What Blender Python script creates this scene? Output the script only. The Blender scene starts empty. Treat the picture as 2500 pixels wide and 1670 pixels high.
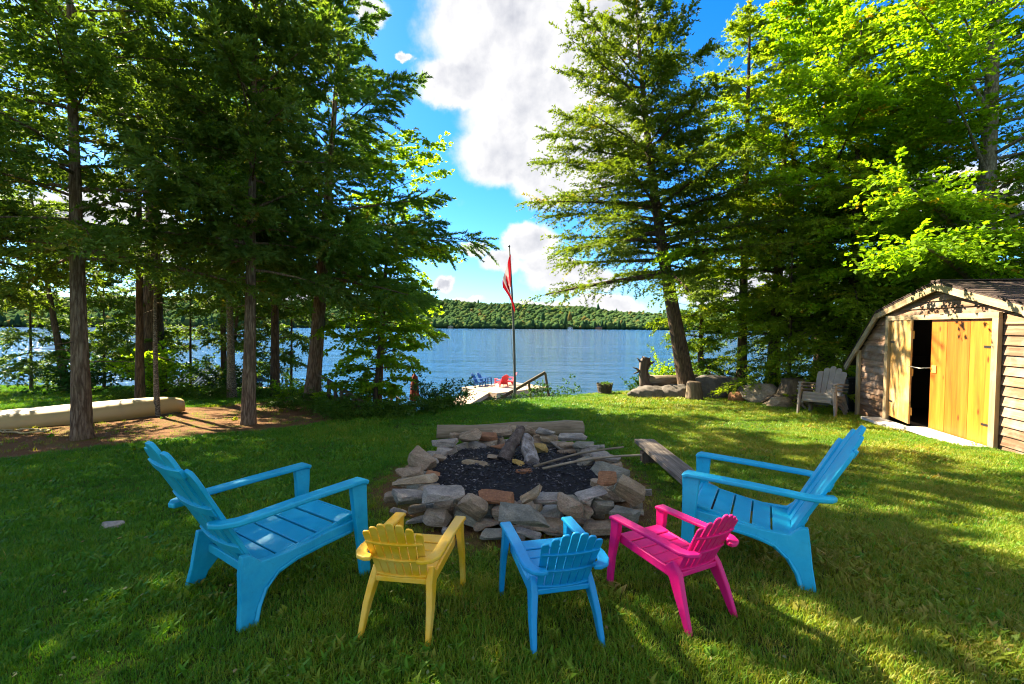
import bpy, bmesh, math, random
import numpy as np
from mathutils import Vector, Matrix

PI = math.pi
R = math.radians
rng = np.random.default_rng(7)
random.seed(7)
sc = bpy.context.scene
C = sc.collection

# ---------------------------------------------------------------- camera
FPX, CAMH = 1111.0, 1.5            # focal length in pixels of the 2500 wide photograph
PITCH, ROLL = math.atan(38 / FPX), R(0.35)
cam = bpy.data.objects.new('camera', bpy.data.cameras.new('camera'))
C.objects.link(cam)
cam.location = (0, 0, CAMH)
cam.matrix_world = (Matrix.Translation((0, 0, CAMH)) @ Matrix.Rotation(PI / 2 - PITCH, 4, 'X')
                    @ Matrix.Rotation(ROLL, 4, 'Z'))
cam.data.sensor_width = 36
cam.data.lens = 36 * FPX / 2500
cam.data.clip_end = 6000
cam.data.clip_start = 0.05
sc.camera = cam

# ---------------------------------------------------------------- sun, sky, exposure
SUN_AZ, SUN_EL = R(-52), R(40)
sun = bpy.data.objects.new('sun', bpy.data.lights.new('sun', 'SUN'))
C.objects.link(sun)
sun.data.energy = 5.0
sun.data.angle = R(0.6)
sun.data.color = (1.0, 0.86, 0.62)
sdir = Vector((math.sin(SUN_AZ) * math.cos(SUN_EL), math.cos(SUN_AZ) * math.cos(SUN_EL), math.sin(SUN_EL)))
sun.rotation_euler = sdir.to_track_quat('Z', 'Y').to_euler()
sun.location = sdir * 60
vs = sc.view_settings
vs.view_transform = 'Standard'
vs.look = 'None'
vs.exposure = 2.7
vs.gamma = 1.0
vs.use_curve_mapping = False


def ray(px, py):
    m = cam.matrix_world.to_3x3()
    return m @ Vector(((px - 1250) / FPX, (835 - py) / FPX, -1.0))


class NT:
    """small node-tree helper"""
    def __init__(s, tree):
        s.t = tree
        s.n = tree.nodes
        s.n.clear()

    def new(s, typ, **kw):
        n = s.n.new(typ)
        for k, v in kw.items():
            setattr(n, k, v)
        return n

    def link(s, a, b):
        s.t.links.new(a, b)

    def setin(s, sock, v):
        if isinstance(v, bpy.types.NodeSocket):
            s.link(v, sock)
        elif v is not None:
            sock.default_value = v

    def math(s, op, a, b=None, c=None, clamp=False):
        n = s.new('ShaderNodeMath', operation=op, use_clamp=clamp)
        for i, v in enumerate((a, b, c)):
            s.setin(n.inputs[i], v)
        return n.outputs[0]

    def mix(s, fac, a, b, blend='MIX'):
        n = s.new('ShaderNodeMix', data_type='RGBA', blend_type=blend)
        s.setin(n.inputs[0], fac)
        s.setin(n.inputs[6], a if isinstance(a, bpy.types.NodeSocket) else (*a, 1) if len(a) == 3 else a)
        s.setin(n.inputs[7], b if isinstance(b, bpy.types.NodeSocket) else (*b, 1) if len(b) == 3 else b)
        return n.outputs[2]

    def mapping(s, vec, loc=(0, 0, 0), rot=(0, 0, 0), scale=(1, 1, 1), typ='POINT'):
        n = s.new('ShaderNodeMapping', vector_type=typ)
        s.link(vec, n.inputs[0])
        n.inputs[1].default_value = loc
        n.inputs[2].default_value = rot
        n.inputs[3].default_value = scale
        return n.outputs[0]

    def noise(s, vec, scale, detail=4, rough=0.55, dist=0.0, color=False):
        n = s.new('ShaderNodeTexNoise')
        s.link(vec, n.inputs['Vector'])
        n.inputs['Scale'].default_value = scale
        n.inputs['Detail'].default_value = detail
        n.inputs['Roughness'].default_value = rough
        n.inputs['Distortion'].default_value = dist
        return n.outputs[1 if color else 0]

    def ramp(s, fac, stops, interp='LINEAR'):
        n = s.new('ShaderNodeValToRGB')
        n.color_ramp.interpolation = interp
        el = n.color_ramp.elements
        while len(el) > 1:
            el.remove(el[-1])
        for i, (p, c) in enumerate(stops):
            e = el[0] if i == 0 else el.new(p)
            e.position = p
            e.color = (*c, 1) if len(c) == 3 else c
        s.setin(n.inputs[0], fac)
        return n.outputs[0]

    def maprange(s, v, a, b, c, d, smooth=False):
        n = s.new('ShaderNodeMapRange')
        n.interpolation_type = 'SMOOTHSTEP' if smooth else 'LINEAR'
        s.setin(n.inputs[0], v)
        for i, q in enumerate((a, b, c, d)):
            n.inputs[i + 1].default_value = q
        return n.outputs[0]


world = bpy.data.worlds.new('World')
sc.world = world
world.use_nodes = True


def build_world():
    t = NT(world.node_tree)
    out = t.new('ShaderNodeOutputWorld')
    bg = t.new('ShaderNodeBackground')
    sky = t.new('ShaderNodeTexSky', sky_type='NISHITA')
    sky.sun_disc = False
    sky.sun_elevation = SUN_EL
    sky.sun_rotation = SUN_AZ
    sky.air_density = 1.0
    sky.dust_density = 0.35
    sky.ozone_density = 2.2
    hs = t.new('ShaderNodeHueSaturation')
    hs.inputs['Saturation'].default_value = 1.45
    hs.inputs['Value'].default_value = 0.60
    t.link(sky.outputs[0], hs.inputs['Color'])
    skyc = t.mix(1.0, hs.outputs[0], (0.74, 0.90, 1.05), 'MULTIPLY')
    tc = t.new('ShaderNodeTexCoord')
    sep = t.new('ShaderNodeSeparateXYZ')
    t.link(tc.outputs['Generated'], sep.inputs[0])
    az = t.math('ARCTAN2', sep.outputs[0], sep.outputs[1])
    el = t.math('ARCSINE', sep.outputs[2])
    comb = t.new('ShaderNodeCombineXYZ')
    t.link(az, comb.inputs[0])
    t.link(el, comb.inputs[1])
    ae = comb.outputs[0]
    low = t.ramp(t.maprange(el, 0.0, 0.5, 0, 1), [(0.0, (0.50, 0.66, 0.86)), (0.35, (0.72, 0.84, 0.96)), (1.0, (0.86, 0.92, 1.0))])
    skyc = t.mix(1.0, skyc, low, 'MULTIPLY')
    # cloud field: a few heaped clouds by bearing and height, edges broken by noise
    warp = t.noise(ae, 9.0, 6, 0.62, color=True)
    wsub = t.new('ShaderNodeVectorMath', operation='SUBTRACT')
    t.link(warp, wsub.inputs[0])
    wsub.inputs[1].default_value = (0.5, 0.5, 0.5)
    wsc = t.new('ShaderNodeVectorMath', operation='SCALE')
    t.link(wsub.outputs[0], wsc.inputs[0])
    wsc.inputs['Scale'].default_value = 0.085
    wadd = t.new('ShaderNodeVectorMath', operation='ADD')
    t.link(ae, wadd.inputs[0])
    t.link(wsc.outputs[0], wadd.inputs[1])
    q = wadd.outputs[0]
    blobs = [(1230, 60, 215, 190), (1330, 260, 215, 190), (1130, 190, 120, 80), (1235, 370, 130, 100), (1350, 420, 130, 95),
             (1430, 60, 170, 190), (1450, 330, 140, 170), (903, 38, 45, 48), (985, 138, 24, 18),
             (1290, 588, 72, 48), (1228, 640, 56, 38), (1150, 612, 40, 22), (1400, 682, 130, 38), (1330, 650, 70, 38),
             (1128, 735, 56, 14), (1335, 748, 110, 22), (1475, 744, 110, 28), (1090, 690, 30, 18),
             (1850, 700, 260, 50), (2300, 500, 230, 110), (260, 560, 260, 90), (650, 738, 220, 20)]
    acc = None
    ang = []
    for (px, py, rx, ry) in blobs:
        d = ray(px, py).normalized()
        a0, e0 = math.atan2(d.x, d.y), math.asin(d.z)
        d1 = ray(px + rx, py).normalized()
        d2 = ray(px, py - ry).normalized()
        sx = abs(math.atan2(d1.x, d1.y) - a0) * 1.25
        sy = abs(math.asin(d2.z) - e0) * 1.25
        ang.append((a0, e0, sx, sy))
    for (a0, e0, sx, sy) in ang + [(1.45, 0.45, 0.65, 0.4), (2.6, 0.5, 0.8, 0.5), (-2.3, 0.45, 0.8, 0.42), (0.4, 1.15, 1.6, 0.38), (-2.6, 1.05, 1.6, 0.42)]:  # the listed extra clouds lie out of view, added as fill light
        m = t.mapping(q, loc=(-a0 / sx, -e0 / sy, 0), scale=(1 / sx, 1 / sy, 0.0))
        g = t.new('ShaderNodeTexGradient', gradient_type='SPHERICAL')
        t.link(m, g.inputs[0])
        v = g.outputs['Fac']
        acc = v if acc is None else t.math('SMOOTH_MAX', acc, v, 0.12)
    n1 = t.noise(ae, 14, 7, 0.6)
    n2m = t.mapping(ae, loc=(0.022, -0.026, 0))
    n2 = t.noise(n2m, 14, 5, 0.6)
    dens = t.math('ADD', acc, t.math('MULTIPLY', t.math('SUBTRACT', n1, 0.5), 0.34))
    mask = t.maprange(dens, 0.11, 0.40, 0, 1, True)
    relief = t.math('MULTIPLY', t.math('SUBTRACT', n1, n2), 1.1)
    nl = t.noise(ae, 5.5, 4, 0.5)
    thick = t.maprange(acc, 0.3, 0.75, 0.0, 1.0, True)
    body = t.math('SUBTRACT', 0.97, t.math('MULTIPLY', thick, t.maprange(nl, 0.33, 0.66, 0.0, 0.72)))
    lum = t.math('ADD', body, relief, clamp=True)
    ccol = t.ramp(lum, [(0.05, (0.95, 0.99, 1.14)), (0.45, (1.45, 1.47, 1.57)), (0.9, (1.98, 1.96, 1.97))])
    col = t.mix(mask, skyc, ccol)
    t.link(col, bg.inputs[0])
    bg.inputs[1].default_value = 0.085
    t.link(bg.outputs[0], out.inputs[0])


build_world()

# ---------------------------------------------------------------- helpers
LAKE = -2.7


def smooth(a, b, x):
    t = np.clip((np.asarray(x, float) - a) / (b - a), 0, 1)
    return t * t * (3 - 2 * t)


def vnoise(x, y, s=1.0, seed=0):
    """value noise in 0..1 for arrays"""
    x = np.asarray(x, float) * s + seed * 17.3
    y = np.asarray(y, float) * s + seed * 9.1
    xi, yi = np.floor(x), np.floor(y)
    fx, fy = x - xi, y - yi
    fx, fy = fx * fx * (3 - 2 * fx), fy * fy * (3 - 2 * fy)

    def h(a, b):
        v = np.sin(a * 127.1 + b * 311.7 + seed * 74.7) * 43758.5453
        return v - np.floor(v)
    return (h(xi, yi) * (1 - fx) + h(xi + 1, yi) * fx) * (1 - fy) + (h(xi, yi + 1) * (1 - fx) + h(xi + 1, yi + 1) * fx) * fy


CREST_X = np.array([-60, -18, -9, -6.2, -4.6, -3.4, -2.2, -0.8, 1.0, 2.6, 5, 9, 14, 60])
CREST_Y = np.array([16, 16.5, 16.0, 14.6, 11.8, 9.7, 10.2, 11.9, 13.6, 15.0, 16.2, 16.6, 17, 17])


def ground(x, y):
    x = np.asarray(x, float)
    y = np.asarray(y, float)
    z = -0.055 * np.maximum(y - 2, 0)
    s = y - np.interp(x, CREST_X, CREST_Y)
    drop = np.where(s > 0, 0.62 * (np.sqrt(s * s + 0.35) - 0.59), 0)
    z = np.maximum(z - drop, -4.2)
    z = z + (vnoise(x, y, 0.45, 1) - 0.5) * 0.05 * smooth(2, 6, y) + (vnoise(x, y, 1.7, 2) - 0.5) * 0.018
    return z


def gz(x, y):
    return float(ground(x, y))


def G(px, py, off=0.0):
    """photo pixel -> point on the ground (raised by off)"""
    d = ray(px, py)
    lo, hi = 0.3, 60.0
    ts = np.geomspace(0.4, 60, 900)
    zz = CAMH + ts * d.z - ground(ts * d.x, ts * d.y) - off
    k = np.argmax(zz < 0)
    t = ts[k] if k > 0 else 15.0
    return Vector((t * d.x, t * d.y, CAMH + t * d.z))


def AT(px, py, Y):
    d = ray(px, py)
    t = Y / d.y
    return Vector((t * d.x, Y, CAMH + t * d.z))


def ATZ(px, py, z):
    d = ray(px, py)
    t = (z - CAMH) / d.z
    return Vector((t * d.x, t * d.y, z))


def tag(o, label=None, cat=None, group=None, kind=None):
    for k, v in (('label', label), ('category', cat), ('group', group), ('kind', kind)):
        if v:
            o[k] = v
    return o


def empty(name, loc=(0, 0, 0), rz=0.0):
    o = bpy.data.objects.new(name, None)
    o.empty_display_size = 0.1
    C.objects.link(o)
    o.location = loc
    o.rotation_euler = (0, 0, rz)
    return o


def link(name, me, mat=None, parent=None, bevel=0.0, seg=2):
    if mat is not None and len(me.materials) == 0:
        me.materials.append(mat)
    o = bpy.data.objects.new(name, me)
    C.objects.link(o)
    if parent is not None:
        o.parent = parent
    if bevel:
        b = o.modifiers.new('bevel', 'BEVEL')
        b.width = bevel
        b.segments = seg
        b.limit_method = 'ANGLE'
        b.angle_limit = R(35)
        b.harden_normals = True
    return o


def copy_tree(o, parent=None):
    c = o.copy()
    C.objects.link(c)
    c.parent = parent
    for ch in list(o.children):
        copy_tree(ch, c)
    return c


def npmesh(name, verts, faces, smooth_=False, attrs=None):
    """verts (n,3) array; faces (m,k) int array, all the same k"""
    me = bpy.data.meshes.new(name)
    verts = np.ascontiguousarray(verts, dtype=np.float32)
    faces = np.ascontiguousarray(faces, dtype=np.int32)
    m, k = faces.shape
    me.vertices.add(len(verts))
    me.vertices.foreach_set('co', verts.ravel())
    me.loops.add(m * k)
    me.loops.foreach_set('vertex_index', faces.ravel())
    me.polygons.add(m)
    me.polygons.foreach_set('loop_start', np.arange(0, m * k, k, dtype=np.int32))
    me.polygons.foreach_set('loop_total', np.full(m, k, dtype=np.int32))
    if smooth_:
        me.polygons.foreach_set('use_smooth', np.ones(m, dtype=bool))
    for an, av in (attrs or {}).items():
        a = me.attributes.new(an, 'FLOAT', 'POINT')
        a.data.foreach_set('value', np.ascontiguousarray(av, dtype=np.float32))
    me.update(calc_edges=True)
    return me


class MB:
    def __init__(s):
        s.v, s.f = [], []

    def add(s, vs, fs):
        o = len(s.v)
        s.v += [tuple(v) for v in vs]
        s.f += [tuple(i + o for i in f) for f in fs]
        return s

    def box(s, c, size, m=None):
        x, y, z = (q / 2 for q in size)
        vs = [Vector((a * x, b * y, d * z)) for a in (-1, 1) for b in (-1, 1) for d in (-1, 1)]
        if m is not None:
            vs = [m @ v for v in vs]
        vs = [v + Vector(c) for v in vs]
        return s.add(vs, [(0, 1, 3, 2), (4, 6, 7, 5), (0, 4, 5, 1), (2, 3, 7, 6), (0, 2, 6, 4), (1, 5, 7, 3)])

    def beam(s, a, b, w, h, up=(0, 0, 1)):
        """box from a to b, w across, h along up"""
        a, b = Vector(a), Vector(b)
        t = (b - a).normalized()
        u = Vector(up)
        sd = t.cross(u).normalized()
        n = sd.cross(t).normalized()
        vs = []
        for p in (a, b):
            for i, j in ((-1, -1), (1, -1), (1, 1), (-1, 1)):
                vs.append(p + sd * (i * w / 2) + n * (j * h / 2))
        return s.add(vs, [(3, 2, 1, 0), (4, 5, 6, 7), (0, 1, 5, 4), (1, 2, 6, 5), (2, 3, 7, 6), (3, 0, 4, 7)])

    def sweep(s, path, widths, thick, wdir=None, tdir=None):
        """rectangular section along a path; wdir: direction the width is measured in"""
        path = [Vector(p) for p in path]
        n = len(path)
        if not hasattr(widths, '__len__'):
            widths = [widths] * n
        if not hasattr(thick, '__len__'):
            thick = [thick] * n
        vs, fs = [], []
        for i, p in enumerate(path):
            t = (path[min(i + 1, n - 1)] - path[max(i - 1, 0)]).normalized()
            if wdir is not None:
                w = Vector(wdir)
                w = (w - t * w.dot(t)).normalized()
            else:
                w = t.cross(Vector((0, 0, 1))).normalized()
            nn = w.cross(t).normalized()
            for a, b in ((-1, -1), (1, -1), (1, 1), (-1, 1)):
                vs.append(p + w * (a * widths[i] / 2) + nn * (b * thick[i] / 2))
        for i in range(n - 1):
            for k in range(4):
                a, b = i * 4 + k, i * 4 + (k + 1) % 4
                fs.append((a, b, b + 4, a + 4))
        fs.append((3, 2, 1, 0))
        o = (n - 1) * 4
        fs.append((o, o + 1, o + 2, o + 3))
        return s.add(vs, fs)

    def tube(s, path, radii, seg=8, jit=0.0, caps=True):
        path = [Vector(p) for p in path]
        n = len(path)
        if not hasattr(radii, '__len__'):
            radii = [radii] * n
        vs, fs = [], []
        ref = Vector((0.31, 0.2, 0.93)) if abs((path[-1] - path[0]).normalized().z) < 0.8 else Vector((1, 0.1, 0))
        for i, p in enumerate(path):
            t = (path[min(i + 1, n - 1)] - path[max(i - 1, 0)]).normalized()
            u = t.cross(ref).normalized()
            w = t.cross(u).normalized()
            for k in range(seg):
                a = 2 * PI * k / seg
                r = radii[i] * (1 + random.uniform(-jit, jit))
                vs.append(p + u * (math.cos(a) * r) + w * (math.sin(a) * r))
        for i in range(n - 1):
            for k in range(seg):
                a, b = i * seg + k, i * seg + (k + 1) % seg
                fs.append((a, b, b + seg, a + seg))
        if caps:
            fs.append(tuple(reversed(range(seg))))
            o = (n - 1) * seg
            fs.append(tuple(o + k for k in range(seg)))
        return s.add(vs, fs)

    def prism(s, poly, depth, m):
        """polygon in local xy, extruded along local z by depth; m: local -> world"""
        n = len(poly)
        vs = [m @ Vector((x, y, 0)) for x, y in poly] + [m @ Vector((x, y, depth)) for x, y in poly]
        fs = [tuple(reversed(range(n))), tuple(range(n, 2 * n))]
        fs += [(i, (i + 1) % n, n + (i + 1) % n, n + i) for i in range(n)]
        return s.add(vs, fs)

    def mesh(s, name, smooth_=False):
        me = bpy.data.meshes.new(name)
        me.from_pydata(s.v, [], s.f)
        bm = bmesh.new()
        bm.from_mesh(me)
        bmesh.ops.recalc_face_normals(bm, faces=bm.faces)
        bm.to_mesh(me)
        bm.free()
        if smooth_:
            me.polygons.foreach_set('use_smooth', np.ones(len(me.polygons), dtype=bool))
        me.update()
        return me

    def build(s, name, mat, parent=None, smooth_=False, bevel=0.0, seg=2):
        return link(name, s.mesh(name, smooth_), mat, parent, bevel, seg)


# ---------------------------------------------------------------- materials
def material(name):
    m = bpy.data.materials.new(name)
    m.use_nodes = True
    t = NT(m.node_tree)
    out = t.new('ShaderNodeOutputMaterial')
    return m, t, out


def principled(t, out, color, rough=0.6, spec=0.5, normal=None, sub=None):
    b = t.new('ShaderNodeBsdfPrincipled')
    t.setin(b.inputs['Base Color'], color if isinstance(color, bpy.types.NodeSocket) else (*color, 1))
    t.setin(b.inputs['Roughness'], rough)
    b.inputs['Specular IOR Level'].default_value = spec
    if normal is not None:
        t.link(normal, b.inputs['Normal'])
    t.link(b.outputs[0], out.inputs[0])
    return b


def bump(t, h, strength=0.5, dist=0.02):
    b = t.new('ShaderNodeBump')
    b.inputs['Strength'].default_value = strength
    b.inputs['Distance'].default_value = dist
    t.link(h, b.inputs['Height'])
    return b.outputs[0]


def mat_plastic(name, col, faded=None, rough=0.42):
    m, t, out = material(name)
    tc = t.new('ShaderNodeTexCoord').outputs['Object']
    n = t.noise(tc, 6, 5, 0.65)
    fine = t.noise(tc, 160, 3, 0.6)
    fd = faded or tuple(min(1, c * 1.15 + 0.03) for c in col)
    c = t.mix(t.maprange(n, 0.42, 0.72, 0, 0.75), col, fd)
    dirt = t.noise(tc, 34, 6, 0.75)
    c = t.mix(t.maprange(dirt, 0.58, 0.78, 0, 0.6), c, tuple(q * 0.35 + 0.02 for q in col))
    grime = t.noise(tc, 3.1, 6, 0.7)
    c = t.mix(t.maprange(grime, 0.5, 0.75, 0, 0.35), c, tuple(q * 0.55 + 0.015 for q in col))
    scr = t.noise(t.mapping(tc, scale=(3, 60, 3)), 4, 3, 0.6)
    c = t.mix(t.maprange(scr, 0.66, 0.74, 0, 0.35), c, tuple(min(1, q * 1.1 + 0.16) for q in col))
    principled(t, out, c, t.maprange(n, 0.3, 0.7, rough - 0.06, rough + 0.2), 0.4, bump(t, fine, 0.18, 0.002))
    return m


def mat_wood(name, cols, axis='x', scale=1.0, rough=0.75, knots=False, spec=0.25, grey=None):
    """grain runs along the given local axis; colour varies from piece to piece"""
    m, t, out = material(name)
    tc = t.new('ShaderNodeTexCoord').outputs['Object']
    info = t.new('ShaderNodeObjectInfo')
    add = t.new('ShaderNodeVectorMath', operation='ADD')
    sca = t.new('ShaderNodeVectorMath', operation='SCALE')
    sca.inputs[0].default_value = (13.0, 7.0, 29.0)
    t.link(info.outputs['Random'], sca.inputs['Scale'])
    t.link(tc, add.inputs[0])
    t.link(sca.outputs[0], add.inputs[1])
    st = {'x': (1.2, 22, 22), 'y': (22, 1.2, 22), 'z': (22, 22, 1.2)}[axis]
    v = t.mapping(add.outputs[0], scale=tuple(q * scale for q in st))
    g1 = t.noise(v, 1.0, 6, 0.6, 0.6)
    g2 = t.noise(v, 4.2, 4, 0.7)
    big = t.noise(add.outputs[0], 2.6, 4, 0.6)
    f = t.math('ADD', t.math('MULTIPLY', g1, 0.65), t.math('MULTIPLY', g2, 0.35))
    c = t.ramp(f, [(0.30, cols[0]), (0.5, cols[1]), (0.68, cols[2])])
    tone = t.maprange(info.outputs['Random'], 0, 1, 0.72, 1.18)
    tn = t.new('ShaderNodeCombineColor')
    for i in range(3):
        t.link(tone, tn.inputs[i])
    c = t.mix(1.0, c, tn.outputs[0], 'MULTIPLY')
    if grey:
        c = t.mix(t.maprange(big, 0.46, 0.70, 0, 0.8), c, grey)
    if knots:
        vo = t.new('ShaderNodeTexVoronoi')
        t.link(t.mapping(add.outputs[0], scale={'x': (2, 5, 5), 'y': (5, 2, 5), 'z': (5, 5, 2)}[axis]), vo.inputs['Vector'])
        vo.inputs['Scale'].default_value = 1.0
        c = t.mix(t.maprange(vo.outputs['Distance'], 0.06, 0.13, 0.85, 0), c, tuple(q * 0.25 for q in cols[0]))
    principled(t, out, c, rough, spec, bump(t, f, 0.55, 0.006))
    return m


def mat_bark(name, dark, light, scale=1.0, vert=0.16):
    m, t, out = material(name)
    tc = t.new('ShaderNodeTexCoord').outputs['Object']
    v = t.mapping(tc, scale=(1, 1, vert))
    n = t.noise(v, 26 * scale, 7, 0.68, 0.7)
    vo = t.new('ShaderNodeTexVoronoi', feature='DISTANCE_TO_EDGE')
    t.link(t.mapping(tc, scale=(1, 1, vert * .8)), vo.inputs['Vector'])
    vo.inputs['Scale'].default_value = 24 * scale
    big = t.noise(tc, 3, 3, 0.6)
    h = t.math('ADD', n, t.math('MULTIPLY', t.math('MINIMUM', vo.outputs['Distance'], 0.25), 0.7))
    c = t.ramp(h, [(0.30, tuple(q * 0.45 for q in dark)), (0.52, dark), (0.80, light)])
    c = t.mix(t.maprange(big, 0.5, 0.75, 0, 0.45), c, (light[0] * 0.8, light[1] * 0.9, light[2] * 0.7))
    principled(t, out, c, 0.9, 0.12, bump(t, h, 0.9, 0.03))
    return m


def mat_leaf(name, c1, c2, c3=None, trans=0.45, tw=1.0, rough=0.55, spec=0.12):
    """thin leaf: diffuse front, light coming through; 'tint' varies from leaf to leaf"""
    m, t, out = material(name)
    a = t.new('ShaderNodeAttribute', attribute_name='tint').outputs['Fac']
    stops = [(0.0, c1), (0.75, c2), (1.0, c3 or c2)]
    c = t.ramp(a, stops)
    p = t.new('ShaderNodeBsdfPrincipled')
    t.link(c, p.inputs['Base Color'])
    p.inputs['Roughness'].default_value = rough
    p.inputs['Specular IOR Level'].default_value = spec
    tr = t.new('ShaderNodeBsdfTranslucent')
    tcx = t.mix(1.0, c, (1.35 * tw, 1.25 * tw, 0.45), 'MULTIPLY')
    t.link(tcx, tr.inputs[0])
    mx = t.new('ShaderNodeMixShader')
    mx.inputs[0].default_value = trans
    t.link(p.outputs[0], mx.inputs[1])
    t.link(tr.outputs[0], mx.inputs[2])
    t.link(mx.outputs[0], out.inputs[0])
    return m


def mat_stone(name, stops, scale=1.0, layered=True):
    m, t, out = material(name)
    tc = t.new('ShaderNodeTexCoord').outputs['Object']
    info = t.new('ShaderNodeObjectInfo')
    add = t.new('ShaderNodeVectorMath', operation='ADD')
    sca = t.new('ShaderNodeVectorMath', operation='SCALE')
    sca.inputs[0].default_value = (17.0, 5.0, 11.0)
    t.link(info.outputs['Random'], sca.inputs['Scale'])
    t.link(tc, add.inputs[0])
    t.link(sca.outputs[0], add.inputs[1])
    p = add.outputs[0]
    big = t.noise(p, 5 * scale, 5, 0.62, 0.6)
    lay = t.noise(t.mapping(p, rot=(0.3, 0.2, 0), scale=(1, 1, 6) if layered else (1, 1, 1)), 9 * scale, 7, 0.68)
    fine = t.noise(p, 75 * scale, 5, 0.7)
    f = t.math('ADD', t.math('MULTIPLY', big, 0.55), t.math('MULTIPLY', lay, 0.45))
    c = t.ramp(f, stops)
    c = t.mix(t.maprange(fine, 0.3, 0.7, 0.55, 0.0), c, (0.05, 0.045, 0.035))
    c = t.mix(t.maprange(fine, 0.62, 0.78, 0, 0.35), c, (0.55, 0.53, 0.48))
    h = t.math('ADD', t.math('MULTIPLY', lay, 1.0), t.math('MULTIPLY', fine, 0.35))
    principled(t, out, c, 0.85, 0.25, bump(t, h, 0.85, 0.022))
    return m


M = {}
M['blue'] = mat_plastic('blue_plastic', (0.0, 0.31, 0.50), (0.02, 0.46, 0.64))
M['sky_blue'] = mat_plastic('sky_blue_plastic', (0.0, 0.26, 0.54), (0.01, 0.34, 0.64))
M['turquoise'] = mat_plastic('turquoise_plastic', (0.002, 0.38, 0.60), (0.03, 0.52, 0.72))
M['yellow'] = mat_plastic('yellow_plastic', (0.80, 0.44, 0.012), (0.85, 0.60, 0.14))
M['pink'] = mat_plastic('pink_plastic', (0.72, 0.004, 0.16), (0.80, 0.015, 0.24))
M['grey_plastic'] = mat_plastic('grey_plastic', (0.20, 0.18, 0.16), (0.30, 0.275, 0.25), 0.6)
M['dock_blue'] = mat_plastic('dark_blue_plastic', (0.005, 0.09, 0.30))
M['dock_red'] = mat_plastic('red_plastic', (0.55, 0.02, 0.03))
M['bin'] = mat_plastic('dark_bin_plastic', (0.015, 0.018, 0.02))
M['bark'] = mat_bark('conifer_bark', (0.10, 0.062, 0.036), (0.27, 0.19, 0.12))
M['bark_dark'] = mat_bark('dark_bark', (0.055, 0.038, 0.026), (0.15, 0.10, 0.065))
M['bark_grey'] = mat_bark('grey_bark', (0.16, 0.13, 0.09), (0.36, 0.31, 0.23), 0.7, 0.5)
M['bark_birch'] = mat_bark('birch_bark', (0.10, 0.075, 0.05), (0.42, 0.34, 0.24), 0.8, 2.2)
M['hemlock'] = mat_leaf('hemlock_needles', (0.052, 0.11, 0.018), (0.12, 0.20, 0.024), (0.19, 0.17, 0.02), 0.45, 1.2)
M['cedar'] = mat_leaf('cedar_sprays', (0.055, 0.115, 0.024), (0.125, 0.19, 0.03), (0.20, 0.16, 0.02), 0.42, 1.2)
M['pine'] = mat_leaf('pine_needles', (0.05, 0.13, 0.024), (0.13, 0.235, 0.035), (0.18, 0.19, 0.02), 0.45, 1.2)
M['hemlock_sun'] = mat_leaf('sun_tinted_hemlock_needles', (0.11, 0.185, 0.014), (0.23, 0.31, 0.022), (0.26, 0.21, 0.02), 0.55, 1.35)  # brighter copy of the hemlock needles, sunlight put into the colour
M['hemlock_mid'] = mat_leaf('hemlock_needles_olive', (0.06, 0.115, 0.012), (0.14, 0.20, 0.02), (0.24, 0.20, 0.02), 0.45, 1.2)
M['maple'] = mat_leaf('maple_leaves', (0.09, 0.21, 0.008), (0.21, 0.33, 0.014), (0.40, 0.24, 0.02), 0.58, 1.35)
M['sapling'] = mat_leaf('young_maple_leaves', (0.10, 0.21, 0.010), (0.20, 0.31, 0.015), (0.32, 0.32, 0.02), 0.6, 1.4)
M['shrub'] = mat_leaf('shrub_leaves', (0.020, 0.070, 0.016), (0.05, 0.125, 0.02), (0.09, 0.16, 0.02), 0.35)
M['fern'] = mat_leaf('fern_fronds', (0.030, 0.085, 0.010), (0.075, 0.15, 0.012), (0.20, 0.20, 0.02), 0.4)
M['old_log'] = mat_wood('old_log_wood', ((0.10, 0.075, 0.045), (0.24, 0.19, 0.12), (0.36, 0.30, 0.21)), 'x', 0.8)
M['drift'] = mat_wood('driftwood', ((0.02, 0.015, 0.012), (0.07, 0.052, 0.04), (0.17, 0.135, 0.105)), 'z', 0.8)
M['stump'] = mat_wood('stump_wood', ((0.03, 0.021, 0.014), (0.10, 0.072, 0.045), (0.22, 0.17, 0.11)), 'z', 0.7)
M['bench'] = mat_wood('weathered_plank', ((0.05, 0.038, 0.03), (0.14, 0.115, 0.09), (0.28, 0.235, 0.19)), 'x', 1.0)
M['rail'] = mat_wood('rail_wood', ((0.05, 0.035, 0.022), (0.11, 0.08, 0.05), (0.19, 0.14, 0.09)), 'x', 1.0)
M['dock'] = mat_wood('dock_wood', ((0.30, 0.21, 0.13), (0.42, 0.31, 0.21), (0.52, 0.41, 0.30)), 'x', 0.6)
M['siding'] = mat_wood('weathered_siding', ((0.06, 0.03, 0.016), (0.19, 0.105, 0.058), (0.33, 0.21, 0.13)), 'x', 0.8, grey=(0.30, 0.25, 0.21), knots=True)
M['siding_side'] = mat_wood('weathered_side_siding', ((0.06, 0.03, 0.016), (0.19, 0.105, 0.058), (0.33, 0.21, 0.13)), 'y', 0.8, grey=(0.30, 0.25, 0.21))
M['trim'] = mat_wood('trim_wood', ((0.16, 0.11, 0.06), (0.32, 0.23, 0.12), (0.42, 0.32, 0.19)), 'z', 0.8, grey=(0.33, 0.28, 0.21))
M['door'] = mat_wood('varnished_pine', ((0.20, 0.055, 0.003), (0.42, 0.125, 0.007), (0.52, 0.19, 0.018)), 'z', 0.45, 0.45, True, 0.4)
M['door_edge'] = mat_wood('raw_pine', ((0.50, 0.25, 0.04), (0.62, 0.34, 0.07), (0.7, 0.42, 0.11)), 'z', 0.6, 0.5)
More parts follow.
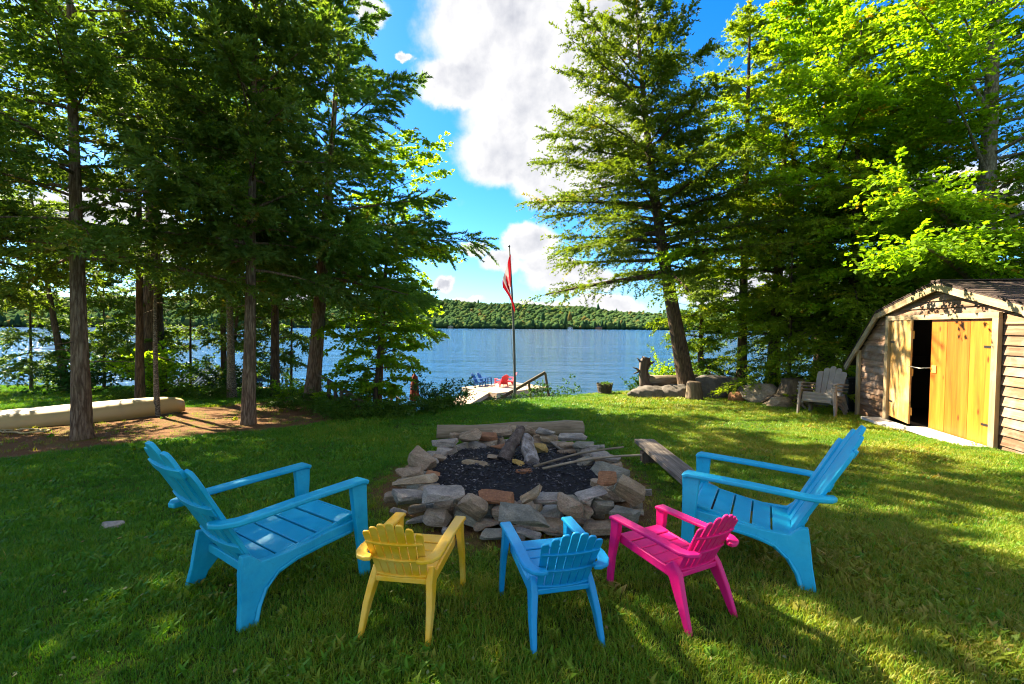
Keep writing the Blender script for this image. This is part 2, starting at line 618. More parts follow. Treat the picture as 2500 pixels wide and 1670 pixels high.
M['door_pale'] = mat_wood('pale_pine', ((0.22, 0.11, 0.025), (0.34, 0.19, 0.05), (0.42, 0.27, 0.09)), 'z', 0.5, 0.5, True, 0.35, grey=(0.40, 0.31, 0.19))
M['slab'] = mat_wood('grey_slab', ((0.30, 0.27, 0.24), (0.45, 0.42, 0.38), (0.56, 0.53, 0.48)), 'x', 0.6)
M['barrel'] = mat_wood('barrel_wood', ((0.03, 0.022, 0.016), (0.075, 0.055, 0.038), (0.13, 0.10, 0.07)), 'z', 1.0)


def mat_simple(name, col, rough=0.6, spec=0.4, metal=0.0, nscale=20, amt=0.3):
    m, t, out = material(name)
    tc = t.new('ShaderNodeTexCoord').outputs['Object']
    n = t.noise(tc, nscale, 5, 0.6)
    c = t.mix(t.maprange(n, 0.3, 0.7, 0, amt), col, tuple(q * 0.45 for q in col))
    b = principled(t, out, c, rough, spec, bump(t, n, 0.2, 0.005))
    b.inputs['Metallic'].default_value = metal
    return m


M['metal'] = mat_simple('dark_metal', (0.06, 0.055, 0.05), 0.45, 0.5, 0.8)
M['steel'] = mat_simple('chain_steel', (0.35, 0.34, 0.32), 0.35, 0.5, 0.9)
M['pole'] = mat_simple('pole_paint', (0.10, 0.11, 0.10), 0.5)
M['rope'] = mat_simple('rope_fibre', (0.42, 0.36, 0.20), 0.9, 0.1)
M['umbrella'] = mat_simple('umbrella_cloth', (0.13, 0.032, 0.022), 0.9, 0.1)
M['white'] = mat_simple('white_paint', (0.75, 0.75, 0.73), 0.6, 0.3, 0, 8, 0.15)
M['tin'] = mat_simple('tin_roof', (0.05, 0.085, 0.13), 0.9, 0.05, 0.0, 4)
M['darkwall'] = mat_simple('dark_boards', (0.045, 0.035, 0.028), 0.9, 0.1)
M['ash'] = mat_simple('ash_and_charcoal', (0.020, 0.020, 0.022), 0.95, 0.15, 0, 45, 0.8)
M['charcoal'] = mat_simple('charcoal_flake', (0.05, 0.05, 0.055), 0.9, 0.2, 0, 30, 0.9)
M['red_boat'] = mat_simple('red_boat_paint', (0.5, 0.05, 0.04), 0.5)
M['deadleaf'] = mat_leaf('fallen_leaves', (0.09, 0.15, 0.04), (0.22, 0.21, 0.09), (0.28, 0.17, 0.06), 0.2)

M['st_grey'] = mat_stone('blue_grey_stone', [(0.30, (0.10, 0.105, 0.10)), (0.48, (0.33, 0.29, 0.235)), (0.60, (0.48, 0.43, 0.35)), (0.72, (0.30, 0.24, 0.16))])
M['st_brown'] = mat_stone('brown_stone', [(0.30, (0.10, 0.07, 0.045)), (0.48, (0.33, 0.24, 0.15)), (0.60, (0.44, 0.34, 0.22)), (0.72, (0.34, 0.33, 0.30))])
M['st_rust'] = mat_stone('rust_stone', [(0.30, (0.14, 0.055, 0.025)), (0.48, (0.34, 0.15, 0.065)), (0.62, (0.45, 0.23, 0.10)), (0.75, (0.30, 0.24, 0.18))])
M['st_tan'] = mat_stone('tan_stone', [(0.30, (0.16, 0.11, 0.06)), (0.48, (0.34, 0.25, 0.14)), (0.60, (0.45, 0.36, 0.22)), (0.72, (0.40, 0.38, 0.33))])
M['st_green'] = mat_stone('green_grey_stone', [(0.30, (0.075, 0.08, 0.065)), (0.48, (0.22, 0.21, 0.155)), (0.62, (0.34, 0.32, 0.24)), (0.75, (0.26, 0.22, 0.15))])
M['st_yellow'] = mat_stone('yellow_stone', [(0.30, (0.20, 0.12, 0.03)), (0.48, (0.46, 0.30, 0.07)), (0.62, (0.55, 0.38, 0.12)), (0.75, (0.4, 0.3, 0.16))])
M['boulder'] = mat_stone('boulder_granite', [(0.30, (0.05, 0.043, 0.037)), (0.5, (0.13, 0.115, 0.10)), (0.7, (0.23, 0.21, 0.18))], 0.35, False)
M['boulder_pale'] = mat_stone('pale_granite', [(0.30, (0.16, 0.12, 0.085)), (0.5, (0.30, 0.25, 0.19)), (0.7, (0.42, 0.38, 0.32))], 0.35, False)


def mat_ground():
    m, t, out = material('lawn_soil')
    tc = t.new('ShaderNodeTexCoord').outputs['Object']
    dirt = t.new('ShaderNodeAttribute', attribute_name='dirt').outputs['Fac']
    n = t.noise(tc, 2.2, 6, 0.65)
    f = t.noise(tc, 38, 6, 0.72)
    ff = t.noise(t.mapping(tc, scale=(1, 2.4, 1)), 85, 4, 0.7)
    grass = t.ramp(f, [(0.3, (0.018, 0.032, 0.007)), (0.5, (0.045, 0.075, 0.012)), (0.7, (0.10, 0.10, 0.025))])
    dcol = t.ramp(ff, [(0.28, (0.045, 0.022, 0.012)), (0.45, (0.155, 0.075, 0.036)), (0.6, (0.27, 0.145, 0.07)), (0.75, (0.40, 0.27, 0.14))])
    dcol = t.mix(t.maprange(n, 0.48, 0.66, 0, 0.8), dcol, t.ramp(f, [(0.3, (0.05, 0.06, 0.012)), (0.7, (0.20, 0.19, 0.035))]))
    c = t.mix(t.math('ADD', dirt, t.math('MULTIPLY', t.math('SUBTRACT', n, 0.5), 0.7), clamp=True), grass, dcol)
    h = t.math('ADD', f, t.math('MULTIPLY', ff, 0.6))
    principled(t, out, c, 0.95, 0.05, bump(t, h, 1.0, 0.03))
    return m


def mat_water():
    m, t, out = material('lake_water')
    tc = t.new('ShaderNodeTexCoord').outputs['Object']
    a = t.noise(t.mapping(tc, rot=(0, 0, 0.15), scale=(0.32, 1.0, 1)), 1.5, 5, 0.62, 0.3)
    b = t.noise(t.mapping(tc, rot=(0, 0, -0.2), scale=(0.25, 1.0, 1)), 0.22, 4, 0.6)
    c = t.noise(t.mapping(tc, rot=(0, 0, 0.1), scale=(0.15, 1.0, 1)), 0.035, 4, 0.6)
    h = t.math('ADD', t.math('MULTIPLY', a, 0.35), t.math('ADD', t.math('MULTIPLY', b, 1.3), t.math('MULTIPLY', c, 3.0)))
    bs = principled(t, out, (0.010, 0.05, 0.11), 0.06, 0.5, bump(t, h, 0.9, 0.55))
    bs.inputs['IOR'].default_value = 1.33
    return m


M['ground'] = mat_ground()
M['water'] = mat_water()

# ---------------------------------------------------------------- terrain, lake, far shore
LAWN_EDGE_X = np.array([-40, -6.5, -5.9, -5.0, -4.3, -3.7, -3.2, -2.9])
LAWN_EDGE_Y = np.array([5.0, 5.45, 6.2, 6.9, 7.6, 8.3, 9.6, 30])


def dirt_mask(x, y):
    x, y = np.asarray(x, float), np.asarray(y, float)
    e = y - np.interp(x, LAWN_EDGE_X, LAWN_EDGE_Y)
    wob = (vnoise(x, y, 1.3, 5) - 0.5) * 0.9
    far = np.interp(x, [-40, -9.5, -7.4, -6.0, -3], [9.2, 9.3, 10.4, 12.3, 12.3])
    d = smooth(-0.1, 0.25, e + wob * 0.3) * (1 - smooth(-0.3, 0.7, y - far + wob))
    # worn ring round the fire pit
    r = np.hypot((x - 0.05) / 1.55, (y - 4.9) / 1.85)
    d = np.maximum(d, (1 - smooth(0.86, 1.08, r + wob * 0.25)) * 0.95)
    # bank under ferns and by the boulders
    s = y - np.interp(x, CREST_X, CREST_Y)
    d = np.maximum(d, smooth(0.1, 1.0, s + wob))
    return np.clip(d, 0, 1)


def build_ground():
    xs = np.concatenate([np.linspace(-60, -16, 23)[:-1], np.linspace(-16, 16, 215)[:-1], np.linspace(16, 60, 23)])
    ys = np.concatenate([np.linspace(-40, 0, 21)[:-1], np.linspace(0, 19, 150)[:-1], np.linspace(19, 30, 20)])
    X, Y = np.meshgrid(xs, ys)
    Z = ground(X, Y)
    ny, nx = X.shape
    v = np.stack([X.ravel(), Y.ravel(), Z.ravel()], 1)
    i = np.arange(ny * nx).reshape(ny, nx)
    f = np.stack([i[:-1, :-1], i[:-1, 1:], i[1:, 1:], i[1:, :-1]], -1).reshape(-1, 4)
    me = npmesh('ground', v, f, True, {'dirt': dirt_mask(v[:, 0], v[:, 1])})
    o = link('ground', me, M['ground'])
    tag(o, kind='structure')
    # lake
    me = npmesh('lake', np.array([[-2500, 9, LAKE], [2500, 9, LAKE], [2500, 2600, LAKE], [-2500, 2600, LAKE]]), np.array([[0, 1, 2, 3]]))
    tag(link('lake_water', me, M['water']), kind='structure')


build_ground()


def hill_h(a, d):
    """height of the far hill at bearing a (radians) and distance d"""
    ridge = np.interp(np.degrees(a), [-60, -30, -16, -8, 0, 8, 13, 17, 22, 30, 60], [50, 64, 72, 76, 68, 55, 44, 34, 30, 44, 60])
    t = smooth(800, 1500, d)
    return LAKE - 0.5 + (ridge) * t ** 0.85 + 9 * (vnoise(a * 14, d * 0.004, 1.0, 3) - 0.5) * t


def build_far():
    az = np.radians(np.linspace(-62, 62, 125))
    ds = np.array([795, 830, 880, 950, 1050, 1150, 1260, 1380, 1500, 1700, 2100])
    A, D = np.meshgrid(az, ds)
    Z = hill_h(A, D)
    v = np.stack([(D * np.sin(A)).ravel(), (D * np.cos(A)).ravel(), Z.ravel()], 1)
    i = np.arange(A.size).reshape(A.shape)
    f = np.stack([i[:-1, :-1], i[:-1, 1:], i[1:, 1:], i[1:, :-1]], -1).reshape(-1, 4)
    hm, t, out = material('hill_floor')
    principled(t, out, (0.03, 0.05, 0.015), 0.95, 0.05)
    tag(link('hill', npmesh('hill', v, f, True), hm), kind='structure')
    # forest of crowns as one mass
    bm = bmesh.new()
    bmesh.ops.create_icosphere(bm, subdivisions=1, radius=1)
    iv = np.array([q.co[:] for q in bm.verts])
    ifc = np.array([[w.index for w in q.verts] for q in bm.faces])
    bm.free()
    n = 13000
    a = np.radians(rng.uniform(-62, 46, n))
    d = 800 + 760 * rng.random(n) ** 1.25
    shore = rng.random(n) < 0.16
    d = np.where(shore, rng.uniform(797, 815, n), d)
    r = rng.uniform(4.0, 8.0, n) * np.where(shore, 0.62, 1)
    con = (rng.random(n) < np.where(shore, 0.16, 0.006))
    hz = np.where(con, rng.uniform(1.7, 2.4, n), rng.uniform(0.75, 1.1, n))
    base = hill_h(a, d)
    cz = base + r * hz * np.where(shore, 0.9, 0.75) + np.where(shore, 1.0, 1.0)
    jit = 1 + rng.uniform(-0.32, 0.32, (n, len(iv), 3))
    V = iv[None] * jit
    V[:, :, 2] *= hz[:, None]
    narrow = np.where(con[:, None], np.clip(0.75 - 0.5 * iv[None, :, 2], 0.15, 1), 1)
    V[:, :, 0] *= narrow
    V[:, :, 1] *= narrow
    V *= r[:, None, None]
    V += np.stack([d * np.sin(a), d * np.cos(a), cz], 1)[:, None, :]
    F = ifc[None] + (np.arange(n) * len(iv))[:, None, None]
    tint = np.where(con, rng.uniform(0, 0.25, n), rng.uniform(0.2, 0.85, n))
    tint = np.where(rng.random(n) < 0.03, 1.0, tint)
    me = npmesh('far_forest', V.reshape(-1, 3), F.reshape(-1, 3), True, {'tint': np.repeat(tint, len(iv))})
    fm = mat_leaf('far_foliage', (0.016, 0.045, 0.022), (0.048, 0.082, 0.024), (0.10, 0.085, 0.025), 0.0, spec=0.0)  # bluer, darker leaf colour stands in for haze
    o = link('far_forest', me, fm)
    tag(o, 'wooded hill of mixed trees across the lake', 'forest', kind='stuff')
    # a few cottages on the far shore
    for k, (px, w, hgt, wall, roof) in enumerate([(1462, 11, 5.5, M['st_rust'], M['bin']), (1100, 9, 4.5, M['st_tan'], M['st_grey']), (1392, 8, 4.2, M['white'], M['st_brown'])]):
        dd = ray(px, 800)
        p = Vector((dd.x, dd.y, 0)).normalized() * 792
        e = empty('far_cottage', (p.x, p.y, LAKE), -math.atan2(dd.x, dd.y))
        MB().box((0, 0, hgt * 0.35), (w, 7, hgt * 0.7)).build('wall', wall, e)
        m = MB()
        m.prism([(-w / 2 - .6, 0), (w / 2 + .6, 0), (0, hgt * 0.5)], 8.2, Matrix.Translation((0, 4.1, hgt * 0.7)) @ Matrix.Rotation(PI / 2, 4, 'X'))
        m.build('roof', roof, e)
        for s in (-0.28, 0.28):
            MB().box((s * w, -3.53, hgt * 0.36), (1.6, 0.1, 1.5)).build('window', M['bin'], e)
        tag(e, ['small rust brown cottage with dark roof on the far shore', 'small tan cottage on the far shore at the left of the hill',
                'tiny white cottage with brown roof on the far shore'][k], 'cottage', 'cottages on the far shore')


build_far()


# ---------------------------------------------------------------- trees
def leaf_mesh(name, pos, d, nrm, ln, wd, tint, quad=False):
    """one thin leaf (triangle or diamond) per row"""
    d = d / np.linalg.norm(d, axis=1, keepdims=True)
    side = np.cross(d, nrm)
    side /= np.linalg.norm(side, axis=1, keepdims=True) + 1e-9
    n = len(pos)
    if quad:
        mid = pos + d * (ln * 0.45)[:, None]
        nn = np.cross(side, d)
        V = np.stack([pos, mid + side * (wd / 2)[:, None], pos + d * ln[:, None] - nn * (ln * 0.12)[:, None], mid - side * (wd / 2)[:, None]], 1)
        k = 4
    else:
        V = np.stack([pos + side * (wd / 2)[:, None], pos - side * (wd / 2)[:, None], pos + d * ln[:, None]], 1)
        k = 3
    F = np.arange(n * k).reshape(n, k)
    return npmesh(name, V.reshape(-1, 3), F, False, {'tint': np.repeat(tint, k)})


def unit(v):
    return v / (np.linalg.norm(v, axis=-1, keepdims=True) + 1e-9)


UP = np.array([0, 0, 1.0])


def grow(P0, az, L, e0, sag, style, dens=1.0, leaf=None, r=None):
    """limbs -> twigs -> leaves. Returns leaf arrays."""
    r = r or rng
    S = dict(hemlock=dict(tw=15, lf=22, ln=0.098, wd=0.041, tlen=0.36, phi=(35, 70), psi=55, tilt=0.6, tmin=0.10, un=0.26),
             cedar=dict(tw=15, lf=22, ln=0.105, wd=0.047, tlen=0.34, phi=(25, 75), psi=38, tilt=0.9, tmin=0.12, un=0.42),
             pine=dict(tw=17, lf=36, ln=0.13, wd=0.028, tlen=0.36, phi=(20, 65), psi=30, tilt=1.5, tmin=0.2, un=0.3),
             leafy=dict(tw=11, lf=13, ln=0.105, wd=0.085, tlen=0.40, phi=(25, 75), psi=55, tilt=0.55, tmin=0.2))[style]
    if leaf:
        S = dict(S, **leaf)
    n = len(L)
    ntw = np.maximum(4, (S['tw'] * dens * (0.42 + L / 2.2) * r.uniform(0.8, 1.2, n)).astype(int))
    li = np.repeat(np.arange(n), ntw)
    t = S['tmin'] + (1 - S['tmin']) * r.random(len(li)) ** 0.8
    H = np.stack([np.cos(az), np.sin(az), np.zeros(n)], 1)
    Ll, e, sg = L[li], e0[li], sag[li]
    hz = H[li]
    base = P0[li] + hz * (Ll * t * np.cos(e))[:, None] + UP * (Ll * (t * np.sin(e) - sg * t * t))[:, None]
    T = unit(hz * np.cos(e)[:, None] + UP * (np.sin(e) - 2 * sg * t)[:, None])
    sd = unit(np.cross(T, UP))
    sign = np.where(r.random(len(li)) < 0.5, -1, 1)
    phi = np.radians(r.uniform(*S['phi'], len(li)))
    phi = np.where(t > 0.93, phi * 0.3, phi)
    D = T * np.cos(phi)[:, None] + sd * (sign * np.sin(phi))[:, None] + UP * r.normal(0, S.get('un', 0.18), len(li))[:, None]
    D = unit(D)
    tl = (Ll * S['tlen'] * (1.12 - 0.72 * t) * r.uniform(0.6, 1.2, len(li)) + 0.10)
    tl = np.minimum(tl, 1.15)
    nlf = np.maximum(5, (S['lf'] * (0.3 + tl / 0.55)).astype(int))
    ti = np.repeat(np.arange(len(li)), nlf)
    m = len(ti)
    s = r.random(m)
    if style == 'pine':
        s = 0.35 + 0.65 * s ** 0.7
    tD, tL = D[ti], tl[ti]
    pos = base[ti] + tD * (tL * s)[:, None] - UP * (0.22 * tL * s * s)[:, None]
    N0 = unit(np.cross(np.cross(tD, UP), tD) + r.normal(0, S['tilt'], (m, 3)))
    sdl = unit(np.cross(tD, N0))
    psi = np.radians(S['psi']) * r.uniform(0.5, 1.25, m) * np.where(r.random(m) < 0.5, -1, 1)
    ld = tD * np.cos(psi)[:, None] + sdl * np.sin(psi)[:, None] + r.normal(0, 0.13, (m, 3))
    ld[:, 2] -= 0.12
    ln = S['ln'] * r.uniform(0.6, 1.25, m) * (1.1 - 0.35 * s)
    wd = S['wd'] * r.uniform(0.7, 1.2, m)
    pos = pos + r.normal(0, 0.012, (m, 3))
    ctint = r.random(n)[li][ti]
    twt = r.random(len(li))[ti]
    tint = np.clip(0.2 * ctint + 0.3 * twt + 0.35 * r.random(m), 0, 0.85)
    return pos, ld, N0, ln, wd, tint, twt


def limb_tubes(mb, P0, az, L, e0, sag, r0, seg=5):
    for i in range(len(L)):
        h = Vector((math.cos(az[i]), math.sin(az[i]), 0))
        pts = []
        for t in (-0.02, 0.15, 0.4, 0.7, 0.97):
            pts.append(Vector(P0[i]) + h * (L[i] * t * math.cos(e0[i])) + Vector((0, 0, L[i] * (t * math.sin(e0[i]) - sag[i] * t * t))))
        rr = r0[i]
        mb.tube(pts, [rr, rr * 0.85, rr * 0.6, rr * 0.35, rr * 0.1], seg, 0.1, False)


def trunk_path(base, height, lean, bend, n=14):
    pts = []
    for k in range(n):
        t = k / (n - 1)
        pts.append(Vector(base) + Vector((lean[0] * t + bend[0] * math.sin(PI * t), lean[1] * t + bend[1] * math.sin(PI * t), height * t)))
    return pts


def path_at(pts, h0, z):
    n = len(pts) - 1
    t = np.clip(z / h0, 0, 1) * n
    k = np.minimum(t.astype(int), n - 1)
    f = (t - k)[:, None]
    a = np.array([p[:] for p in pts])
    return a[k] * (1 - f) + a[k + 1] * f


def tree(name, label, cat, base, height, r0, crown0, reach, style, leafmat, barkmat, nl=70, lean=(0, 0), bend=(0, 0),
         prof='cone', dens=1.0, leaf=None, az_bias=None, seed=0, e_low=-5, e_top=35, sag=0.18, group=None, flare=1.35, limb_r=0.35,
         red=0.0, dead=0):
    r = np.random.default_rng(seed + 100)
    random.seed(seed)
    base = Vector(base)
    e = empty(name, base)
    pts = trunk_path((0, 0, -0.15), height + 0.15, lean, bend)
    mb = MB()
    radii = [r0 * (1 - 0.93 * (k / 13) ** 0.9) * (flare if k == 0 else (1 + (flare - 1) * 0.18 if k == 1 else 1)) for k in range(14)]
    # finer start for the root flare
    p1 = pts[0].lerp(pts[1], 0.3)
    pts2 = [pts[0], p1] + pts[1:]
    rad2 = [radii[0], r0 * (1 + (flare - 1) * 0.4)] + radii[1:]
    mb.tube(pts2, rad2, 14 if r0 > 0.08 else 8, 0.06)
    f = np.sort(r.random(nl)) if prof != 'even' else (np.arange(nl) + r.random(nl)) / nl
    z = crown0 + (height * 0.985 - crown0) * f
    P0 = path_at(pts, height, z)
    az = np.arange(nl) * 2.399 + r.uniform(-0.5, 0.5, nl)
    if prof == 'cone':
        pr = (1 - f) ** 0.75 * 0.92 + 0.08
    elif prof == 'round':
        pr = np.sqrt(np.clip(1 - (f * 1.55 - 0.55) ** 2, 0.03, 1)) * (0.55 + 0.45 * np.clip(f * 4, 0, 1))
    else:
        pr = (1 - f) ** 0.5 * 0.85 + 0.15
    L = reach * pr * np.where(r.random(nl) < 0.3, r.uniform(0.28, 0.6, nl), r.uniform(0.65, 1.12, nl))
    if az_bias is not None:                      # (bearing, gain): longer limbs to one side
        g = np.cos(az - az_bias[0])
        L *= 1 + az_bias[1] * g
    e0 = np.radians(e_low + (e_top - e_low) * f ** 1.2 + r.normal(0, 6, nl))
    sg = sag * r.uniform(0.6, 1.3, nl) * np.clip(1 - 0.6 * f, 0.2, 1)
    rr = np.clip(r0 * limb_r * (1 - 0.75 * f), 0.010, 0.16) * np.clip(L / max(reach, .1), 0.35, 1.2)
    limb_tubes(mb, P0, az, L, e0, sg, rr)
    for k in range(dead):
        zz = r.uniform(crown0 * 0.45, crown0 * 1.05)
        q = path_at(pts, height, np.array([zz]))
        limb_tubes(mb, q, np.array([r.uniform(0, 6.28)]), np.array([r.uniform(0.3, 1.0)]), np.array([r.uniform(-.2, .2)]), np.array([0.1]), np.array([0.012]), 4)
    mb.build('trunk', barkmat, e, True)
    pos, ld, N0, ln, wd, tint, twt = grow(P0, az, L, e0, sg, style, dens, leaf, r)
    tint = np.where(twt > 0.988 - red, 0.88 + 0.12 * r.random(len(tint)), tint)
    me = leaf_mesh('crown', pos, ld, N0, ln, wd, tint, style == 'leafy')
    link('crown', me, leafmat, e)
    tag(e, label, cat, group)
    return e, len(tint)


NLEAF = 0


def T(*a, **k):
    global NLEAF
    k['dens'] = k.get('dens', 1.0) * (1.75 if a[7] != 'leafy' else 1.6)
    o, n = tree(*a, **k)
    NLEAF += n * (2 if a[7] == 'leafy' else 1)
    return o


def gp(x, y, dz=0.0):
    return (x, y, gz(x, y) + dz)


WG = 'conifers on the left bank'
# left stand
T('hemlock_tree', 'tall hemlock with thick brown trunk standing in front of the canoe', 'tree', gp(-6.62, 6.96), 9.6, 0.125, 2.7, 2.8, 'hemlock', M['hemlock'], M['bark'], 100, (-0.2, 0.2), dens=1.1, prof='full', seed=1, e_low=0, group=WG, dead=5)
T('cedar_tree', 'slender cedar with straight bare trunk beside the bare soil', 'tree', gp(-4.89, 8.39), 10.0, 0.115, 2.9, 2.3, 'cedar', M['cedar'], M['bark'], 130, (0.25, 0.1), prof='full', dens=1.2, seed=2, e_low=5, e_top=60, group=WG, dead=6)
T('pine_tree', 'tall white pine with long boughs reaching over the lake', 'tree', gp(-5.25, 11.87), 10.9, 0.20, 3.1, 3.75, 'pine', M['pine'], M['bark'], 92, (0.9, 0.1), prof='full', dens=1.3, seed=3, e_low=-4, e_top=48, sag=0.06, az_bias=(-0.15, 0.10), group=WG, dead=5)
T('hemlock_tree', 'dark hemlock with broad double trunk at the left shore', 'tree', gp(-11.6, 14.6), 11.5, 0.36, 8.0, 2.6, 'hemlock', M['hemlock'], M['bark_dark'], 50, (0.3, 0), dens=0.8, seed=4, group=WG, leaf=dict(ln=0.11, wd=0.05))
T('cedar_tree', 'dense cedar at the far left edge behind the canoe', 'tree', gp(-10.8, 8.6), 8.8, 0.16, 2.8, 3.0, 'cedar', M['cedar'], M['bark_dark'], 110, (0.1, 0), prof='full', dens=1.2, seed=5, group=WG)
T('cedar_tree', 'dark cedar standing behind the thick front trunk', 'tree', gp(-9.2, 11.2), 11.5, 0.10, 7.0, 2.0, 'cedar', M['cedar'], M['bark_dark'], 60, (0.2, 0), prof='full', dens=0.9, seed=6, group=WG, leaf=dict(ln=0.11, wd=0.045))
T('hemlock_tree', 'dark hemlock between the birch clump and the pine', 'tree', gp(-7.0, 13.4), 11.8, 0.13, 2.6, 2.7, 'hemlock', M['hemlock'], M['bark_dark'], 80, (0.1, 0), dens=0.9, seed=7, group=WG, leaf=dict(ln=0.11, wd=0.045))
T('hemlock_tree', 'leaning thin hemlock near the water at far left', 'tree', gp(-14.3, 14.6), 7.5, 0.12, 4.2, 1.7, 'hemlock', M['hemlock'], M['bark_dark'], 40, (-1.2, 0), dens=0.8, seed=8, group=WG, leaf=dict(ln=0.12, wd=0.05))
T('birch_tree', 'crooked small birch with peeling bark at the end of the canoe', 'tree', gp(-7.40, 9.45), 6.2, 0.055, 3.0, 1.3, 'leafy', M['shrub'], M['bark_birch'], 30, (0.2, 0.1), (-0.12, 0), prof='full', dens=0.8, seed=9, dead=3)
T('birch_tree', 'pale birch trunk, left of the twin behind the cedar', 'tree', gp(-8.0, 12.95), 11, 0.11, 5.0, 2.0, 'leafy', M['sapling'], M['bark_birch'], 40, (-0.1, 0), prof='round', dens=0.9, seed=10)
T('birch_tree', 'pale thin birch trunk, right of the twin behind the cedar', 'tree', gp(-7.55, 12.9), 10, 0.07, 5.0, 1.8, 'leafy', M['sapling'], M['bark_birch'], 34, (0.2, 0), prof='round', dens=0.9, seed=11)
T('cedar_tree', 'thin dark cedar left of the boathouse roof', 'tree', gp(-9.9, 15.6), 12, 0.10, 3.2, 2.2, 'cedar', M['cedar'], M['bark_dark'], 65, (0, 0), prof='full', dens=0.8, seed=12, group=WG, leaf=dict(ln=0.12, wd=0.05))
T('maple_tree', 'leaning slim maple beside the boathouse wall', 'tree', gp(-9.4, 15.0), 7.5, 0.075, 3.2, 2.0, 'leafy', M['sapling'], M['bark_dark'], 34, (0.9, 0.2), prof='round', dens=0.9, seed=13)
T('maple_sapling', 'sunlit young maple by the stair railing above the ferns', 'tree', gp(-3.45, 11.2), 4.6, 0.075, 0.5, 1.35, 'leafy', M['sapling'], M['bark_dark'], 60, (0.35, 0.1), prof='even', dens=1.5, seed=14, e_low=5, e_top=40, leaf=dict(ln=0.10, wd=0.08))
T('maple_tree', 'bright maple behind the pine with leaves hanging over the lake', 'tree', gp(-4.0, 13.4), 9.0, 0.11, 2.9, 2.6, 'leafy', M['sapling'], M['bark_dark'], 56, (0.5, 0), prof='round', dens=0.95, seed=15, e_low=-12, e_top=40, leaf=dict(ln=0.12, wd=0.095))
for k, (ux, uy, uh, ur, lab) in enumerate(((-9.0, 15.9, 6.0, 1.9, 'young hemlock behind the twin birch trunks'), (-11.2, 15.8, 6.0, 2.0, 'young hemlock left of the boathouse'), (-12.9, 15.6, 6.0, 2.0, 'young hemlock at the far left shore'),
                                           (-7.4, 15.2, 5.6, 1.8, 'young hemlock left of the pine trunk'), (-15.8, 14.9, 6.2, 2.1, 'young hemlock at the left edge of view'), (-14.3, 15.9, 5.4, 1.8, 'small hemlock behind the thick front trunk'))):
    T('young_hemlock', lab, 'tree', gp(ux, uy), uh, 0.05, 1.0, ur, 'hemlock', M['hemlock'], M['bark_dark'], 46, (0.1, 0), prof='full', dens=0.9, seed=60 + k, e_low=-8, group='young hemlocks on the left shore', leaf=dict(ln=0.12, wd=0.05))
# right stand
RG = 'trees on the right bank'
T('hemlock_tree', 'leaning hemlock with thick bare trunk above the boulders', 'tree', gp(5.61, 14.22), 12.8, 0.27, 3.7, 4.0, 'hemlock', M['hemlock_mid'], M['bark_dark'], 122, (-1.9, 0.2), (-0.25, 0), prof='full', dens=1.2, seed=20, e_low=4, e_top=48, sag=0.10, az_bias=(PI, 0.16), group=RG, leaf=dict(ln=0.11, wd=0.045), dead=6)
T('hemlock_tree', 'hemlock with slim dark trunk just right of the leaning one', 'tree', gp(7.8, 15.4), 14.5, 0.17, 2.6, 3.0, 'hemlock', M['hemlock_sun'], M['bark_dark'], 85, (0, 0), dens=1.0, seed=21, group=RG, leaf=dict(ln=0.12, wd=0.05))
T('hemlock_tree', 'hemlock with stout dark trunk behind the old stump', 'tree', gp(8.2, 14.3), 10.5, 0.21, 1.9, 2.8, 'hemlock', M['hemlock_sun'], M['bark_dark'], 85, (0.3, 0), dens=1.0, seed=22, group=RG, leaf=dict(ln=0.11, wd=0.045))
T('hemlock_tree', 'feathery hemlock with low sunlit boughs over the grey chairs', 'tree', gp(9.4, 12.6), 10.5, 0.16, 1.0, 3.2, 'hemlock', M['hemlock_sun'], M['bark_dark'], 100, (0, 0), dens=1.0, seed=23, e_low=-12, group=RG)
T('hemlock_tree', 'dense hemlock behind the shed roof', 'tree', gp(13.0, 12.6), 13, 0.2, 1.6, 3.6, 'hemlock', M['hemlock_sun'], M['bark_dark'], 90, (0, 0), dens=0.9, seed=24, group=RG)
T('maple_tree', 'big maple with pale grey trunk and bright leaves over the shed', 'tree', gp(11.9, 11.6), 14, 0.30, 2.9, 5.4, 'leafy', M['maple'], M['bark_grey'], 100, (-0.2, -0.3), prof='full', dens=1.7, az_bias=(-2.5, 0.2), seed=25, e_low=5, e_top=45, sag=0.10, group=RG, leaf=dict(ln=0.10, wd=0.085), red=0.006, limb_r=0.3)
T('maple_tree', 'bright green maple left of the big one with arching boughs', 'tree', gp(10.2, 14.6), 13.5, 0.22, 3.2, 4.4, 'leafy', M['maple'], M['bark_dark'], 92, (-0.6, -0.2), prof='full', dens=1.7, az_bias=(-2.4, 0.25), seed=26, e_low=0, e_top=45, sag=0.12, group=RG, leaf=dict(ln=0.105, wd=0.088), red=0.004, limb_r=0.3)
T('cedar_tree', 'dark cedar deep behind the hemlocks on the right shore', 'tree', gp(11.0, 16.3), 13, 0.18, 1.2, 3.0, 'cedar', M['cedar'], M['bark_dark'], 75, (0, 0), prof='full', dens=0.8, seed=27, group=RG, leaf=dict(ln=0.13, wd=0.055))
T('hemlock_tree', 'dark hemlock by the water behind the boulders', 'tree', gp(6.9, 16.6), 5.0, 0.14, 0.6, 2.0, 'hemlock', M['hemlock'], M['bark_dark'], 75, (0, 0), dens=0.85, seed=28, group=RG, leaf=dict(ln=0.12, wd=0.05))
T('cedar_tree', 'tall cedar right of the shed at the edge of view', 'tree', gp(15.8, 11.0), 13, 0.2, 1.5, 3.4, 'cedar', M['cedar'], M['bark_dark'], 80, (0, 0), prof='full', dens=0.85, seed=29, group=RG, leaf=dict(ln=0.12, wd=0.05))


